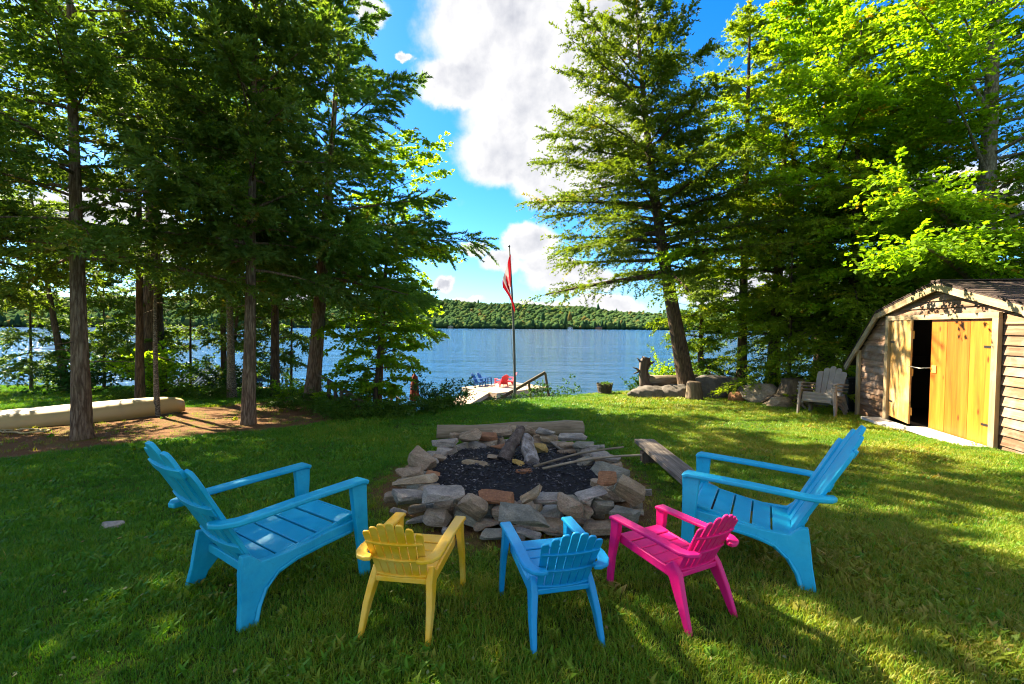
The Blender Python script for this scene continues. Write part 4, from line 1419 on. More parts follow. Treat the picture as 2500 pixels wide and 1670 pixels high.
def build_shed():
    K = 3.1355
    q = lambda x, y: S_pt(1880 + x / K, 640 + y / K)
    peak, knee, eave = q(1290, 190), q(842, 412), q(605, 812)
    jl, jr = q(915, 800)[0], q(1755, 800)[0]         # door frame centres
    dt = q(940, 455)[1]
    corner = q(680, 900)[0]
    e = empty('garden_shed', (A.x, A.y, SH0), math.atan2(su.y, su.x))
    # local: x along front, y inward (away from viewer), z up
    inward = -sn
    flip = 1 if Matrix.Rotation(math.atan2(su.y, su.x), 3, 'Z') @ Vector((0, 1, 0)) @ Vector((1, 1, 1)) is None else 1
    ly = (Matrix.Rotation(math.atan2(su.y, su.x), 3, 'Z') @ Vector((0, 1, 0))).dot(inward)
    Y = 1 if ly > 0 else -1                          # sign of local y that points inward
    mid_ = peak[0]
    pk, kn, ev = (0, peak[1] - SH0), (mid_ - knee[0], knee[1] - SH0), (mid_ - eave[0], eave[1] - SH0)
    cw = mid_ - corner                               # half width at the corner posts
    DEP = 2.6
    dtz = dt - SH0
    jl, jr = jl - 0.0, jr - 0.0

    def slope_x(z):
        """half width of the gable at height z"""
        if z > kn[1]:
            return max(0.0, kn[0] * (pk[1] - z) / (pk[1] - kn[1]))
        f = (kn[1] - z) / (kn[1] - ev[1])
        return min(kn[0] + (ev[0] - kn[0]) * f, cw)

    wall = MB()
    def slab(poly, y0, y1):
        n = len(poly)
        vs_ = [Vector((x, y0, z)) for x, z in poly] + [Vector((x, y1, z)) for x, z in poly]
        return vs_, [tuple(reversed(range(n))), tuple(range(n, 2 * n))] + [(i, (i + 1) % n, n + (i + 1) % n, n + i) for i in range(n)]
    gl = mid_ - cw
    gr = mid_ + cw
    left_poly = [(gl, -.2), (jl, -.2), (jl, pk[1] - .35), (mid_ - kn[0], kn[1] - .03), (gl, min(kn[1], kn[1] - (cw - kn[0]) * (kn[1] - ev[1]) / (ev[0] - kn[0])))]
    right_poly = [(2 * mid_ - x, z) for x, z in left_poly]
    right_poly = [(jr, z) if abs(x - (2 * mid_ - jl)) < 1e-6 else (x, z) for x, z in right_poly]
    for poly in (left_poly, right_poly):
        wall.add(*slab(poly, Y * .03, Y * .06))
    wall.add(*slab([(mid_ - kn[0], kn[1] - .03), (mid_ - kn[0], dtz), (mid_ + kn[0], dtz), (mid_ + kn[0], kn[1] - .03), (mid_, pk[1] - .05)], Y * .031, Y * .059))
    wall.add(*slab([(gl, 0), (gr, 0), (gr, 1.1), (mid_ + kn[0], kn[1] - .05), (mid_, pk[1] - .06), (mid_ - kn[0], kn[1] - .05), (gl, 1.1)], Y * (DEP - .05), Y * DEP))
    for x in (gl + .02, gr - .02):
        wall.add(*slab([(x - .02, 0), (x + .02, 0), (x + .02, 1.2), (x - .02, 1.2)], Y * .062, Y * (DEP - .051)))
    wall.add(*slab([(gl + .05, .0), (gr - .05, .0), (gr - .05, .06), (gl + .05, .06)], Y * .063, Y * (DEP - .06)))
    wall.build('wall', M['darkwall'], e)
    # clapboards, each its own board
    def board(x0, x1, x0t, x1t, z0, z1):
        mb = MB()
        yb, yt = -Y * .012, Y * .018
        vs_ = [(x0, yb, z0), (x1, yb, z0), (x1t, yt, z1), (x0t, yt, z1), (x0, Y * .028, z0), (x1, Y * .028, z0), (x1t, Y * .028, z1), (x0t, Y * .028, z1)]
        mb.add(vs_, [(0, 1, 2, 3), (7, 6, 5, 4), (0, 4, 5, 1), (1, 5, 6, 2), (2, 6, 7, 3), (3, 7, 4, 0)])
        cx = (x0 + x1) / 2
        me = mb.mesh('siding_board')
        me.transform(Matrix.Translation((-cx, 0, -z0)))
        o = link('siding_board', me, M['siding'], e)
        o.location = (cx, 0, z0)
    h = (dtz + .06) / 14
    zz = -h
    random.seed(3)
    while zz < kn[1] + .02:
        z1 = zz + h * random.uniform(.94, 1.06)
        xb, xt = slope_x(zz), slope_x(z1 + .012)
        if xt > mid_ - jl + .03:
            j = random.uniform(-.004, .004)
            board(mid_ - xb + .0, jl, mid_ - xt + .0, jl, zz + j, z1 + .012)
            board(jr, mid_ + xb, jr, mid_ + xt, zz + j, z1 + .012)
        zz = z1
    zz = dtz + .10
    while zz < pk[1] - .07:
        z1 = min(zz + .125, pk[1] - .03)
        xb, xt = min(slope_x(zz), cw), min(slope_x(z1), cw)
        board(mid_ - xb, mid_ + xb, mid_ - max(xt, .02), mid_ + max(xt, .02), zz, z1)
        zz = z1 - .004
    for sx, xx in ((-1, gl), (1, gr)):
        for b in range(9):
            z0_ = -.16 + b * .15
            mb = MB()
            mb.add([(sx * .022, 0, 0), (sx * .022, DEP - .12, 0), (sx * .004, DEP - .12, .162), (sx * .004, 0, .162), (0, 0, 0), (0, DEP - .12, 0), (0, DEP - .12, .162), (0, 0, .162)],
                   [(0, 1, 2, 3), (7, 6, 5, 4), (0, 4, 5, 1), (1, 5, 6, 2), (2, 6, 7, 3), (3, 7, 4, 0)])
            o = mb.build('siding_board', M['siding_side'], e)
            o.location = (xx, Y * .065 if Y > 0 else Y * (DEP - .055), z0_)
    # trim
    def trim(name, a, b, w=.10, th=.035, y=-.03):
        a, b = Vector((a[0], 0, a[1])), Vector((b[0], 0, b[1]))
        L = (b - a).length
        mb = MB().box((0, 0, L / 2), (w, th, L))
        o = mb.build(name, M['trim'], e, False, .004, 1)
        o.location = a + Vector((0, Y * y, 0))
        dd = b - a
        o.rotation_euler = (0, math.atan2(dd.x, dd.z), 0)
        return o
    fw = .105
    trim('corner_post', (gl + .04, -.18), (gl + .04, slope_x(0) and min(kn[1], 1.32)), .11, .05, -.028)
    trim('corner_post', (gr - .04, -.18), (gr - .04, 1.32), .11, .05, -.028)
    trim('door_post', (jl, -.15), (jl, dtz + .02), fw, .06, -.045)
    trim('door_post', (jr, -.1), (jr, dtz + .02), fw * 1.05, .06, -.045)
    trim('door_lintel', (jl - fw / 2, dtz + .065), (jr + fw / 2, dtz + .065), .09, .055, -.046)
    trim('barge_board', (mid_ - kn[0] - .005, kn[1]), (mid_, pk[1]), .115, .04, -.075)
    trim('barge_board', (mid_ + kn[0] + .005, kn[1]), (mid_, pk[1]), .115, .04, -.078)
    trim('barge_board', (mid_ - ev[0], ev[1]), (mid_ - kn[0], kn[1] + .02), .115, .04, -.082)
    trim('barge_board', (mid_ + ev[0], ev[1]), (mid_ + kn[0], kn[1] + .02), .115, .04, -.082)
    # roof: two upper and two lower slopes carrying shingle courses
    m, t, out = material('roof_shingle')
    tc = t.new('ShaderNodeTexCoord').outputs['Object']
    n_ = t.noise(tc, 60, 5, 0.7)
    principled(t, out, t.ramp(n_, [(0.3, (0.03, 0.022, 0.02)), (0.55, (0.075, 0.055, 0.05)), (0.75, (0.14, 0.11, 0.10))]), 0.95, 0.1, bump(t, n_, 0.6, 0.006))
    for s in (-1, 1):
        for name, p0, p1 in (('roof_panel', pk, kn), ('roof_panel', kn, ev)):
            aa = Vector((mid_ + s * p0[0], 0, p0[1] + .065))
            bb = Vector((mid_ + s * p1[0], 0, p1[1] + .065))
            mb = MB()
            yy0, yy1 = -Y * .10, Y * (DEP + .1)
            nn = Vector((-(bb - aa).z, 0, (bb - aa).x)).normalized()
            if nn.z < 0:
                nn = -nn
            vs_ = [aa, bb, bb + nn * .025, aa + nn * .025]
            vs_ = [v + Vector((0, yy0, 0)) for v in vs_] + [v + Vector((0, yy1, 0)) for v in vs_]
            mb.add(vs_, [(0, 1, 2, 3), (7, 6, 5, 4), (0, 4, 5, 1), (1, 5, 6, 2), (2, 6, 7, 3), (3, 7, 4, 0)])
            panel = mb.build(name, m, e)
            L = (bb - aa).length
            nc = max(3, int(L / .14))
            tdir = (bb - aa).normalized()
            for c in range(nc):
                f0 = aa + tdir * (L * c / nc - .01) + nn * .028
                f1 = aa + tdir * (L * (c + 1) / nc + .02) + nn * .040
                mb = MB()
                vv = [f0, f1, f1 + nn * .008, f0 + nn * .008]
                j = random.uniform(-.006, .006)
                vv = [v + Vector((0, yy0 - Y * .01 + j, 0)) for v in vv] + [v + Vector((0, yy1 + j, 0)) for v in vv]
                mb.add(vv, [(0, 1, 2, 3), (7, 6, 5, 4), (0, 4, 5, 1), (1, 5, 6, 2), (2, 6, 7, 3), (3, 7, 4, 0)])
                mb.build('shingle', m, panel)
    # ridge cap
    MB().box((mid_, Y * DEP / 2, pk[1] + .108), (.22, DEP + .2, .02)).build('ridge_cap', m, e)
    # doors: hinged at the posts, planks as sub-parts
    dl, dr = jl + fw / 2 + .008, jr - fw / 2 - .008
    split = q(1228, 900)[0]
    z0d, z1d = .07, dtz + .012

    def leaf(x_h, w, sgn, ang, widths, mat):
        d_ = empty('door', (x_h, -Y * .012, z0d))
        d_.parent = e
        d_.rotation_euler = (0, 0, ang)
        x = 0
        for wi in widths:
            mb = MB().box((0, 0, (z1d - z0d) / 2), (wi * w - .005, .03, z1d - z0d))
            o = mb.build('plank', mat, d_, False, .003, 1)
            o.location = (sgn * (x + wi * w / 2), 0, 0)
            x += wi * w
        for zf in (.12, .50, .86):
            o = MB().box((sgn * w / 2, Y * .028, (z1d - z0d) * zf), (w * .98, .024, .14)).build('batten', M['door_edge'], d_, False, .003, 1)
        for zf in (.16, .78):
            MB().box((sgn * .09, -Y * .019, (z1d - z0d) * zf), (.18, .006, .035)).build('hinge', M['metal'], d_)
        return d_
    wl, wr = q(1163, 900)[0] - dl, dr - split
    leaf(dl, wl, 1, -Y * R(10), (.45, .55), M['door_pale'])
    rl = leaf(dr, wr * .97, -1, R(0) * Y, (.35, .37, .28), M['door'])
    # hasp and chain
    MB().box((-wr * .97 + .10, -Y * .022, (z1d - z0d) * .55), (.11, .012, .13)).build('hasp', M['door_edge'], rl, False, .003, 1)
    ch = MB()
    p1 = Vector((split + .09, -Y * .06, z0d + (z1d - z0d) * .56))
    p0 = Vector((dl + wl * math.cos(R(10)) - .04, -Y * (.03 + wl * math.sin(R(10))), z0d + (z1d - z0d) * .56))
    ch.tube([p0, p0.lerp(p1, .5) - Vector((0, 0, .025)), p1], .008, 6)
    ch.build('chain', M['steel'], e, True)
    # things glimpsed inside
    tag(e, 'small weathered wooden garden shed with golden plank doors ajar', 'shed')
    # threshold slab, a thing of its own
    sx0, sx1 = dl - .25, dr + .05
    so = empty('door_step', Vector((A.x, A.y, SH0)), math.atan2(su.y, su.x))
    for k, (a_, b_, dy) in enumerate(((sx0, (sx0 + sx1) / 2, .16), ((sx0 + sx1) / 2 + .006, sx1, .17))):
        wp = A + su * ((a_ + b_) / 2) + sn * .2
        MB().box(((a_ + b_) / 2, -Y * (.06 + dy), gz(wp.x, wp.y) + .035 - SH0), (b_ - a_, .34, .06)).build('plank', M['slab'], so, False, .006)
    tag(so, 'grey plank door step lying before the shed doors', 'door step')
    for (lx, z) in ((split - .12, 1.25), (split + .05, .95), (split - .05, .55)):
        o = MB().box((0, 0, 0), (.3, .2, .18)).build('storage_box', M['siding'], None, False, .01)
        o.matrix_world = Matrix.Translation((A.x, A.y, SH0)) @ Matrix.Rotation(math.atan2(su.y, su.x), 4, 'Z') @ Matrix.Translation((lx, Y * 1.1, z))
        tag(o, {1.25: 'brown box on the top shelf inside the shed', .95: 'brown box on the middle shelf inside the shed', .55: 'brown box on the low shelf inside the shed'}[z], 'box', 'boxes inside the shed')


build_shed()

# dark bin between chairs and shed
be = empty('storage_bin', gp(8.05, 10.75))
MB().sweep([(0, 0, 0), (0, 0, .78)], [.34, .42], [.30, .38], wdir=(1, 0, 0)).build('body', M['bin'], be, True, .02)
MB().box((0, 0, .80), (.46, .42, .05)).build('lid', M['bin'], be, True, .015)
tag(be, 'dark plastic bin between the grey chairs and the shed', 'bin')

# ---------------------------------------------------------------- canoe
def canoe():
    p0 = AT(452, 1012, 10.0)
    p0.z = gz(p0.x, p0.y)
    p1 = AT(0, 1048, 7.95)
    d = Vector((p1.x - p0.x, p1.y - p0.y, 0)).normalized()
    e = empty('canoe', p0, math.atan2(d.y, d.x))
    L, n, k = 4.9, 30, 12
    vs_, fs_ = [], []
    for i in range(n + 1):
        t = i / n
        w = .44 * max(.02, 1 - abs(2 * t - 1) ** 2.6) ** .75
        sheer = .10 * abs(2 * t - 1) ** 3
        keel = .37 - .07 * abs(2 * t - 1) ** 10
        rise = 0.02
        for j in range(k + 1):
            a = PI * j / k
            y = -math.cos(a)
            y = math.copysign(abs(y) ** .8, y) * w
            z = rise - sheer * 0 + keel * abs(math.sin(a)) ** .55
            xx = L * t
            if t < .12:
                xx += .11 * (1 - t / .12) * (abs(math.sin(a)) ** 4)
            vs_.append((xx, y, z))
    for i in range(n):
        for j in range(k):
            a = i * (k + 1) + j
            fs_.append((a, a + 1, a + k + 2, a + k + 1))
    m, t, out = material('canoe_shell')
    tc = t.new('ShaderNodeTexCoord').outputs['Object']
    n1 = t.noise(tc, 3, 5, .6)
    n2 = t.noise(t.mapping(tc, scale=(1, 6, 6)), 9, 5, .7)
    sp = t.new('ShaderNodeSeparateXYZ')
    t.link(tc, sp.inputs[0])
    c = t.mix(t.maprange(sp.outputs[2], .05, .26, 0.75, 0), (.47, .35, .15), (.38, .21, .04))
    c = t.mix(t.maprange(n1, .5, .72, 0, .5), c, (.30, .24, .13))
    c = t.mix(t.maprange(n2, .62, .75, 0, .5), c, (.2, .16, .1))
    principled(t, out, c, .5, .4)
    h = MB().add(vs_, fs_).build('hull', m, e, True)
    s = h.modifiers.new('solid', 'SOLIDIFY')
    s.thickness = .012
    for sgn in (0, k):
        MB().tube([Vector(vs_[i * (k + 1) + sgn]) + Vector((0, 0, .008)) for i in range(1, n)], .017, 6).build('gunwale', M['rail'], e, True)
    for xx in (1.2, 2.5, 3.7):
        MB().box((xx, 0, .04), (.06, .74, .025)).build('thwart', M['rail'], e)
    tag(e, 'cream canoe lying upside down behind the trees', 'canoe')
    # rope on the ground
    r = random.Random(4)
    c0 = G(55, 1056)
    pts = []
    for i in range(60):
        a = i * .42
        rx, ry = .30 + r.uniform(-.09, .09), .16 + r.uniform(-.05, .05)
        q = Vector((c0.x + rx * math.cos(a) + i * .002, c0.y + ry * math.sin(a), 0))
        q.z = gz(q.x, q.y) + .02 + .012 * (i % 3)
        pts.append(q)
    tag(MB().tube(pts, .008, 5).build('rope', M['rope'], None, True), 'loose coil of pale rope on the soil before the canoe', 'rope')


canoe()

# ---------------------------------------------------------------- stairs and railings, flagpole, umbrella
def railing(name, label, top, low, posts, mat=M['rail'], w=.09, n_extra=0, steps=None):
    e = empty(name, (top.x, top.y, gz(top.x, top.y)))
    o = Vector(e.location)
    MB().beam(top - o, low - o, .05, w).build('handrail', mat, e, False, .005, 1)
    for f, bottom in posts:
        p = top.lerp(low, f)
        b = Vector((p.x, p.y, bottom)) if not isinstance(bottom, Vector) else bottom
        MB().beam(b - o, p - o - Vector((0, 0, .02)), .075, .075, (1, 0, 0)).build('post', mat, e, False, .005, 1)
    if steps:
        for q in steps:
            MB().box(Vector(q) - o, (.9, .3, .05)).build('step', mat, e)
    tag(e, label, 'railing', 'wooden stair railings down to the lake')
    return e


tp, lo = AT(1331, 909, 14.4), AT(1186, 993, 13.2)
railing('stair_railing', 'dark wooden stair railing beside the flagpole above the dock', tp, lo,
        [(0.0, AT(1342, 980, 14.4)), (.29, AT(1296, 985, 14.05)), (.80, AT(1223, 1005, 13.5)), (.93, AT(1200, 1010, 13.3))],
        steps=[(lo.x - .3 - .25 * i, lo.y + .3 * i, lo.z - .6 - .22 * i) for i in range(-3, 8)])
tp, lo = AT(776, 913, 11.2), AT(892, 985, 10.7)
lefts = []
for f in (.24, .38, .51, .63, .76, .88):
    p = tp.lerp(lo, f)
    lefts.append((f, p.z - .95 + .25 * f))
railing('stair_railing', 'brown wooden stair railing fixed to the pine trunk', tp, lo, lefts, w=.07,
        steps=[(-3.9 + .32 * i, 11.6 + .05 * i, gz(-3.9 + .32 * i, 11.6) + .03) for i in range(6)])
tp, lo = AT(948, 955, 14.2), AT(975, 975, 14.0)
railing('stair_railing', 'short lower stair railing behind the young maple', tp, lo, [(.3, lo.z - .5), (.8, lo.z - .6)], w=.05)


def flagpole():
    b = AT(1257, 1000, 13.6)
    t = AT(1243, 603, 13.6)
    e = empty('flagpole', (b.x, b.y, gz(b.x, b.y)))
    o = Vector(e.location)
    pts = []
    for i in range(11):
        f = i / 10
        p = Vector((b.x, b.y, gz(b.x, b.y) - .2)).lerp(t, f)
        p.x += .05 * math.sin(PI * f)
        pts.append(p - o)
    MB().tube(pts, [.045 - .02 * i / 10 for i in range(11)], 10).build('pole', M['pole'], e, True)
    MB().tube([pts[-1], pts[-1] + Vector((0, 0, .03)), pts[-1] + Vector((0, 0, .06))], [.03, .035, .01], 8).build('finial', M['metal'], e, True)
    MB().tube([pts[8] + Vector((-.05, -.04, 0)), pts[6] + Vector((-.10, -.04, 0)), pts[4] + Vector((-.07, -.04, 0)), pts[3] + Vector((-.03, -.04, 0))], .004, 4).build('halyard', M['metal'], e)
    tag(e, 'thin dark flagpole standing on the bank above the dock', 'flagpole')
    # limp flag
    nu, nv = 34, 16
    vs_, uv = [], []
    ztop, zc = AT(1243, 622, 13.6), AT(1246, 690, 13.6)
    Hh = .95
    for j in range(nv + 1):
        for i in range(nu + 1):
            u, v = i / nu, j / nv
            hoist = Vector((.05, -.04, -Hh * v))
            # cloth falls from the hoist and folds over itself
            fall = u * (.78 + .2 * (1 - v))
            fold = math.sin(u * 9.0 + v * 2.2) * .055 * (.25 + u) + math.sin(u * 21 + v * 3) * .012
            x = -.24 * (u ** .6) * (1 - .45 * v) + .28 * v * u + math.sin(u * 6.5 + v * 3.5) * .05 * u
            vs_.append(hoist + Vector((x, fold - .03, -fall)))
            uv.append((u, v))
    i = np.arange((nu + 1) * (nv + 1)).reshape(nv + 1, nu + 1)
    F = np.stack([i[:-1, :-1], i[:-1, 1:], i[1:, 1:], i[1:, :-1]], -1).reshape(-1, 4)
    me = npmesh('flag', np.array([v[:] for v in vs_]), F, True, {'fu': np.array(uv)[:, 0], 'fv': np.array(uv)[:, 1]})
    m, t_, out = material('flag_cloth')
    fu = t_.new('ShaderNodeAttribute', attribute_name='fu').outputs['Fac']
    fv = t_.new('ShaderNodeAttribute', attribute_name='fv').outputs['Fac']
    band = t_.math('GREATER_THAN', t_.math('ABSOLUTE', t_.math('SUBTRACT', fu, .5)), .25)
    # eleven-point leaf: radius by angle
    dx = t_.math('MULTIPLY', t_.math('SUBTRACT', fu, .5), 2.0)
    dy = t_.math('SUBTRACT', .52, fv)
    an = t_.math('ARCTAN2', dx, dy)
    rad = t_.math('SQRT', t_.math('ADD', t_.math('MULTIPLY', dx, dx), t_.math('MULTIPLY', dy, dy)))
    lobes = t_.math('MULTIPLY', t_.math('ABSOLUTE', t_.math('COSINE', t_.math('MULTIPLY', an, 2.5))), .17)
    small = t_.math('MULTIPLY', t_.math('ABSOLUTE', t_.math('COSINE', t_.math('MULTIPLY', an, 7.5))), .08)
    leaf = t_.math('LESS_THAN', rad, t_.math('ADD', t_.math('ADD', lobes, small), .14))
    red = t_.math('MAXIMUM', band, leaf)
    col = t_.mix(red, (.40, .30, .30), (.30, .006, .012))
    p = t_.new('ShaderNodeBsdfPrincipled')
    t_.link(col, p.inputs['Base Color'])
    p.inputs['Roughness'].default_value = .8
    tr = t_.new('ShaderNodeBsdfTranslucent')
    t_.link(col, tr.inputs[0])
    mx = t_.new('ShaderNodeMixShader')
    mx.inputs[0].default_value = .4
    t_.link(p.outputs[0], mx.inputs[1])
    t_.link(tr.outputs[0], mx.inputs[2])
    t_.link(mx.outputs[0], out.inputs[0])
    f = link('flag', me, m)
    f.location = ztop
    tag(f, 'limp red and white maple leaf flag hanging on the pole', 'flag')


flagpole()

ub = AT(1012, 962, 16.5)
ue = empty('garden_umbrella', (ub.x, ub.y, gz(ub.x, ub.y)))
zt = AT(1012, 911, 16.5).z - ue.location.z
MB().tube([(0, 0, 0), (0, 0, zt - .05)], .022, 8).build('pole', M['rail'], ue, True)
mb = MB()
nn = 16
vs_, fs_ = [], []
for j, (z, r_) in enumerate(((zt, .015), (zt - .10, .06), (zt - .12, .10), (zt - .5, .13), (zt - .95, .16), (zt - 1.0, .14))):
    for i in range(nn):
        rr = r_ * (1.15 if i % 2 else .82)
        vs_.append((rr * math.cos(2 * PI * i / nn), rr * math.sin(2 * PI * i / nn), z))
for j in range(5):
    for i in range(nn):
        a, b = j * nn + i, j * nn + (i + 1) % nn
        fs_.append((a, b, b + nn, a + nn))
mb.add(vs_, fs_).build('canopy', M['umbrella'], ue, True)
MB().tube([(.125 * math.cos(a), .125 * math.sin(a), zt - .75) for a in np.linspace(0, 2 * PI, 13)], .012, 5).build('strap', M['rope'], ue)
tag(ue, 'closed dark red garden umbrella above the ferns', 'umbrella')

# ---------------------------------------------------------------- dock with four chairs
DZ = LAKE + .42
dl, db, dr_, df = ATZ(1127, 946, DZ), ATZ(1156, 931, DZ), ATZ(1272, 936, DZ), ATZ(1212, 961, DZ)


def dock():
    e = empty('dock', (dl.x, dl.y, LAKE))
    u = (db - dl)
    u = Vector((u.x, u.y, 0))
    v = Vector((df.x - dl.x, df.y - dl.y, 0))
    org = Vector((dl.x, dl.y, DZ))
    n = 26
    v_n = v.normalized()
    W = u.length + .0
    ud = u.normalized()
    if W < 4:
        W = 4.2
    ang = math.atan2(v.y, v.x)
    me = MB().box((0, 0, 0), (v.length, W / n - .015, .04)).mesh('plank')
    me.materials.append(M['dock'])
    rot = Matrix.Rotation(ang, 3, 'Z')
    perp = rot @ Vector((0, 1, 0))
    for i in range(n):
        o = link('plank', me, None, e)
        c = org + v * .5 + perp * (W * (i + .5) / n)
        o.location = c - Vector(e.location)
        o.rotation_euler = (0, 0, ang)
    f = MB()
    for s in (0.02, .98):
        f.beam(org + v * s - Vector((0, 0, .14)) + perp * .03 - Vector(e.location), org + v * s + perp * (W - .03) - Vector((0, 0, .14)) - Vector(e.location), .08, .22)
    f.beam(org + v * .0 + perp * .05 - Vector((0, 0, .141)) - Vector(e.location), org + v + perp * .05 - Vector((0, 0, .141)) - Vector(e.location), .08, .222)
    f.build('frame', M['dock'], e)
    for s in (.08, .92):
        for q in (.08, .92):
            p = org + v * s + perp * (W * q) - Vector(e.location)
            MB().tube([p - Vector((0, 0, 1.2)), p - Vector((0, 0, .1))], .07, 8).build('pile', M['rail'], e)
    tag(e, 'square wooden swimming dock on the lake', 'dock')
    # gangway to the shore
    w0 = ATZ(1178, 953, DZ - .03)
    w1 = ATZ(1118, 985, DZ - .03)
    d = Vector((w1.x - w0.x, w1.y - w0.y, 0)).normalized()
    L = 9.0
    g = empty('gangway', (w0.x, w0.y, LAKE))
    n2 = 45
    me = MB().box((0, 0, 0), (L / n2 - .015, 1.25, .04)).mesh('plank')
    me.materials.append(M['dock'])
    a2 = math.atan2(d.y, d.x)
    for i in range(n2):
        o = link('plank', me, None, g)
        o.location = d * (L * (i + .5) / n2) + Vector((0, 0, .38))
        o.rotation_euler = (0, 0, a2)
    pn = Vector((-d.y, d.x, 0))
    for s in (-1, 1):
        MB().beam(pn * (.58 * s) + Vector((0, 0, .26)), pn * (.58 * s) + d * L + Vector((0, 0, .26)), .07, .18).build('stringer', M['dock'], g)
    tag(g, 'plank gangway leading from the shore to the dock', 'gangway')
    base = chair('garden_chair', ADULT, M['dock_blue'])
    cw = [((1112, 948), (.95, -.3), 'near dark blue garden chair on the dock', M['dock_blue']), ((1186, 941.5), (.95, -.3), 'far dark blue garden chair on the dock', M['dock_blue']),
          ((1224, 944.5), (-.55, .83), 'red garden chair on the dock seen from behind', M['dock_red']), ((1241, 940), (-1, -.2), 'red garden chair at the right of the dock, facing left', M['dock_red'])]
    cw[0] = ((1172, 943), *cw[0][1:])
    for k, ((px, py), fw, lab, mt) in enumerate(cw):
        c = base if k == 0 else copy_tree(base)
        if k == 2:
            recolor(c, mt)
            red = c
        if k == 3:
            c2_ = copy_tree(red)
            for ch in list(c.children_recursive):
                bpy.data.objects.remove(ch)
            bpy.data.objects.remove(c)
            c = c2_
        c.name = 'garden_chair'
        p = ATZ(px, py, DZ)
        place(c, p.x, p.y, fw, z=DZ + .02, label=lab, group='four chairs on the dock', scale=.86)


dock()

# ---------------------------------------------------------------- right bank: planter, root, stumps, boulders
pe = empty('barrel_planter', G(1476, 962))
n = 18
for i in range(n):
    a = 2 * PI * i / n
    h = .34 + .03 * (i % 2)
    m_ = MB().sweep([(.19 * math.cos(a), .19 * math.sin(a), -.02), (.26 * math.cos(a), .26 * math.sin(a), h)], [.062, .082], .02, wdir=(-math.sin(a), math.cos(a), 0))
    m_.build('stave', M['barrel'], pe, False, .003, 1)
for z, r_ in ((.07, .222), (.25, .258)):
    MB().tube([(r_ * math.cos(a), r_ * math.sin(a), z) for a in np.linspace(0, 2 * PI, 25)], .010, 5).build('hoop', M['metal'], pe, True)
MB().tube([(0, 0, .0), (0, 0, .26)], [.17, .225], 16).build('soil', M['ash'], pe)
r = np.random.default_rng(9)
k = 60
az = r.uniform(0, 6.28, k)
pos, ld, N0, ln, wd, tint, _ = grow(np.stack([r.uniform(-.14, .14, k), r.uniform(-.14, .14, k), np.full(k, .26)], 1), az, r.uniform(.05, .13, k), r.uniform(.6, 1.4, k), r.uniform(0, .3, k), 'leafy', 1, dict(ln=.04, wd=.03, tw=8, lf=5), r)
link('plants', leaf_mesh('plants', pos, ld, N0, ln, wd, tint, True), M['fern'], pe)
tag(pe, 'half barrel planter at the edge of the lawn', 'planter')


def lumpy(path, radii, seg, amp, seed, freq=7.0):
    """tube with ridges, for stumps and roots"""
    random.seed(seed)
    mb = MB()
    ph = [random.uniform(0, 6.28) for _ in range(6)]
    path = [Vector(p) for p in path]
    n = len(path)
    ref = Vector((1, 0.1, 0)) if abs((path[-1] - path[0]).normalized().z) > .7 else Vector((0, 0.2, 1))
    vs_, fs_ = [], []
    for i, p in enumerate(path):
        t = (path[min(i + 1, n - 1)] - path[max(i - 1, 0)]).normalized()
        u = t.cross(ref).normalized()
        w = t.cross(u)
        for k in range(seg):
            a = 2 * PI * k / seg
            am = amp[i] if hasattr(amp, '__len__') else amp
            rr = radii[i] * (1 + am * (math.sin(a * 3 + ph[0]) * .5 + math.sin(a * 5 + ph[1] + i * .3) * .4 + math.sin(a * freq + ph[2]) * .35 + random.uniform(-.15, .15)))
            vs_.append(p + u * (rr * math.cos(a)) + w * (rr * math.sin(a)))
    for i in range(n - 1):
        for k in range(seg):
            a, b = i * seg + k, i * seg + (k + 1) % seg
            fs_.append((a, b, b + seg, a + seg))
    fs_.append(tuple(reversed(range(seg))))
    o = (n - 1) * seg
    fs_.append(tuple(o + k for k in range(seg)))
    return mb.add(vs_, fs_)


# upturned root end of a fallen trunk
q = G(1578, 962)
Yq = 14.6
re_ = empty('upturned_root', (AT(1578, 955, Yq).x, Yq, gz(AT(1578, 955, Yq).x, Yq)))
o = Vector(re_.location)
P_ = lambda px, py, dy=0: AT(px, py, Yq + dy) - o
lumpy([P_(1580, 950), P_(1574, 930), P_(1570, 905), P_(1574, 885), P_(1578, 872)], [.24, .16, .12, .15, .09], 18, .45, 3).build('root_plate', M['drift'], re_, True)
random.seed(12)
for (x1, y1, x0, y0, rr) in ((1556, 874, 1566, 890, .05), (1568, 870, 1572, 888, .045), (1588, 872, 1580, 888, .05), (1596, 882, 1582, 893, .05), (1545, 897, 1563, 908, .04), (1546, 913, 1564, 905, .035), (1600, 880, 1585, 890, .03),
                              (1562, 950, 1572, 930, .05), (1578, 955, 1574, 930, .05), (1606, 952, 1580, 935, .05)):
    dy = random.uniform(-.15, .05)
    a, b = P_(x0, y0, -.02), P_(x1, y1, dy)
    MB().tube([a, a.lerp(b, .5) + Vector((random.uniform(-.03, .03), 0, random.uniform(-.03, .03))), b], [rr, rr * .7, rr * .25], 7, .15).build('root', M['drift'], re_, True)
lumpy([P_(1580, 930, .05), P_(1610, 930, .1), P_(1650, 928, .2), P_(1700, 926, .3)], [.20, .19, .18, .17], 14, .12, 4).build('fallen_trunk', M['old_log'], re_, True)
tag(re_, 'grey upturned root of a fallen trunk by the lawn edge', 'root')

q = AT(1694, 968, 13.4)
se = empty('cut_stump', (q.x, q.y, gz(q.x, q.y)))
lumpy([(0, 0, -.05), (0, 0, .1), (.0, 0, .3), (-.02, 0, .50), (-.02, 0, .54)], [.26, .24, .215, .20, .17], 18, .10, 7).build('stump_body', M['stump'], se, True)
tag(se, 'short upright cut stump before the leaning hemlock', 'stump')


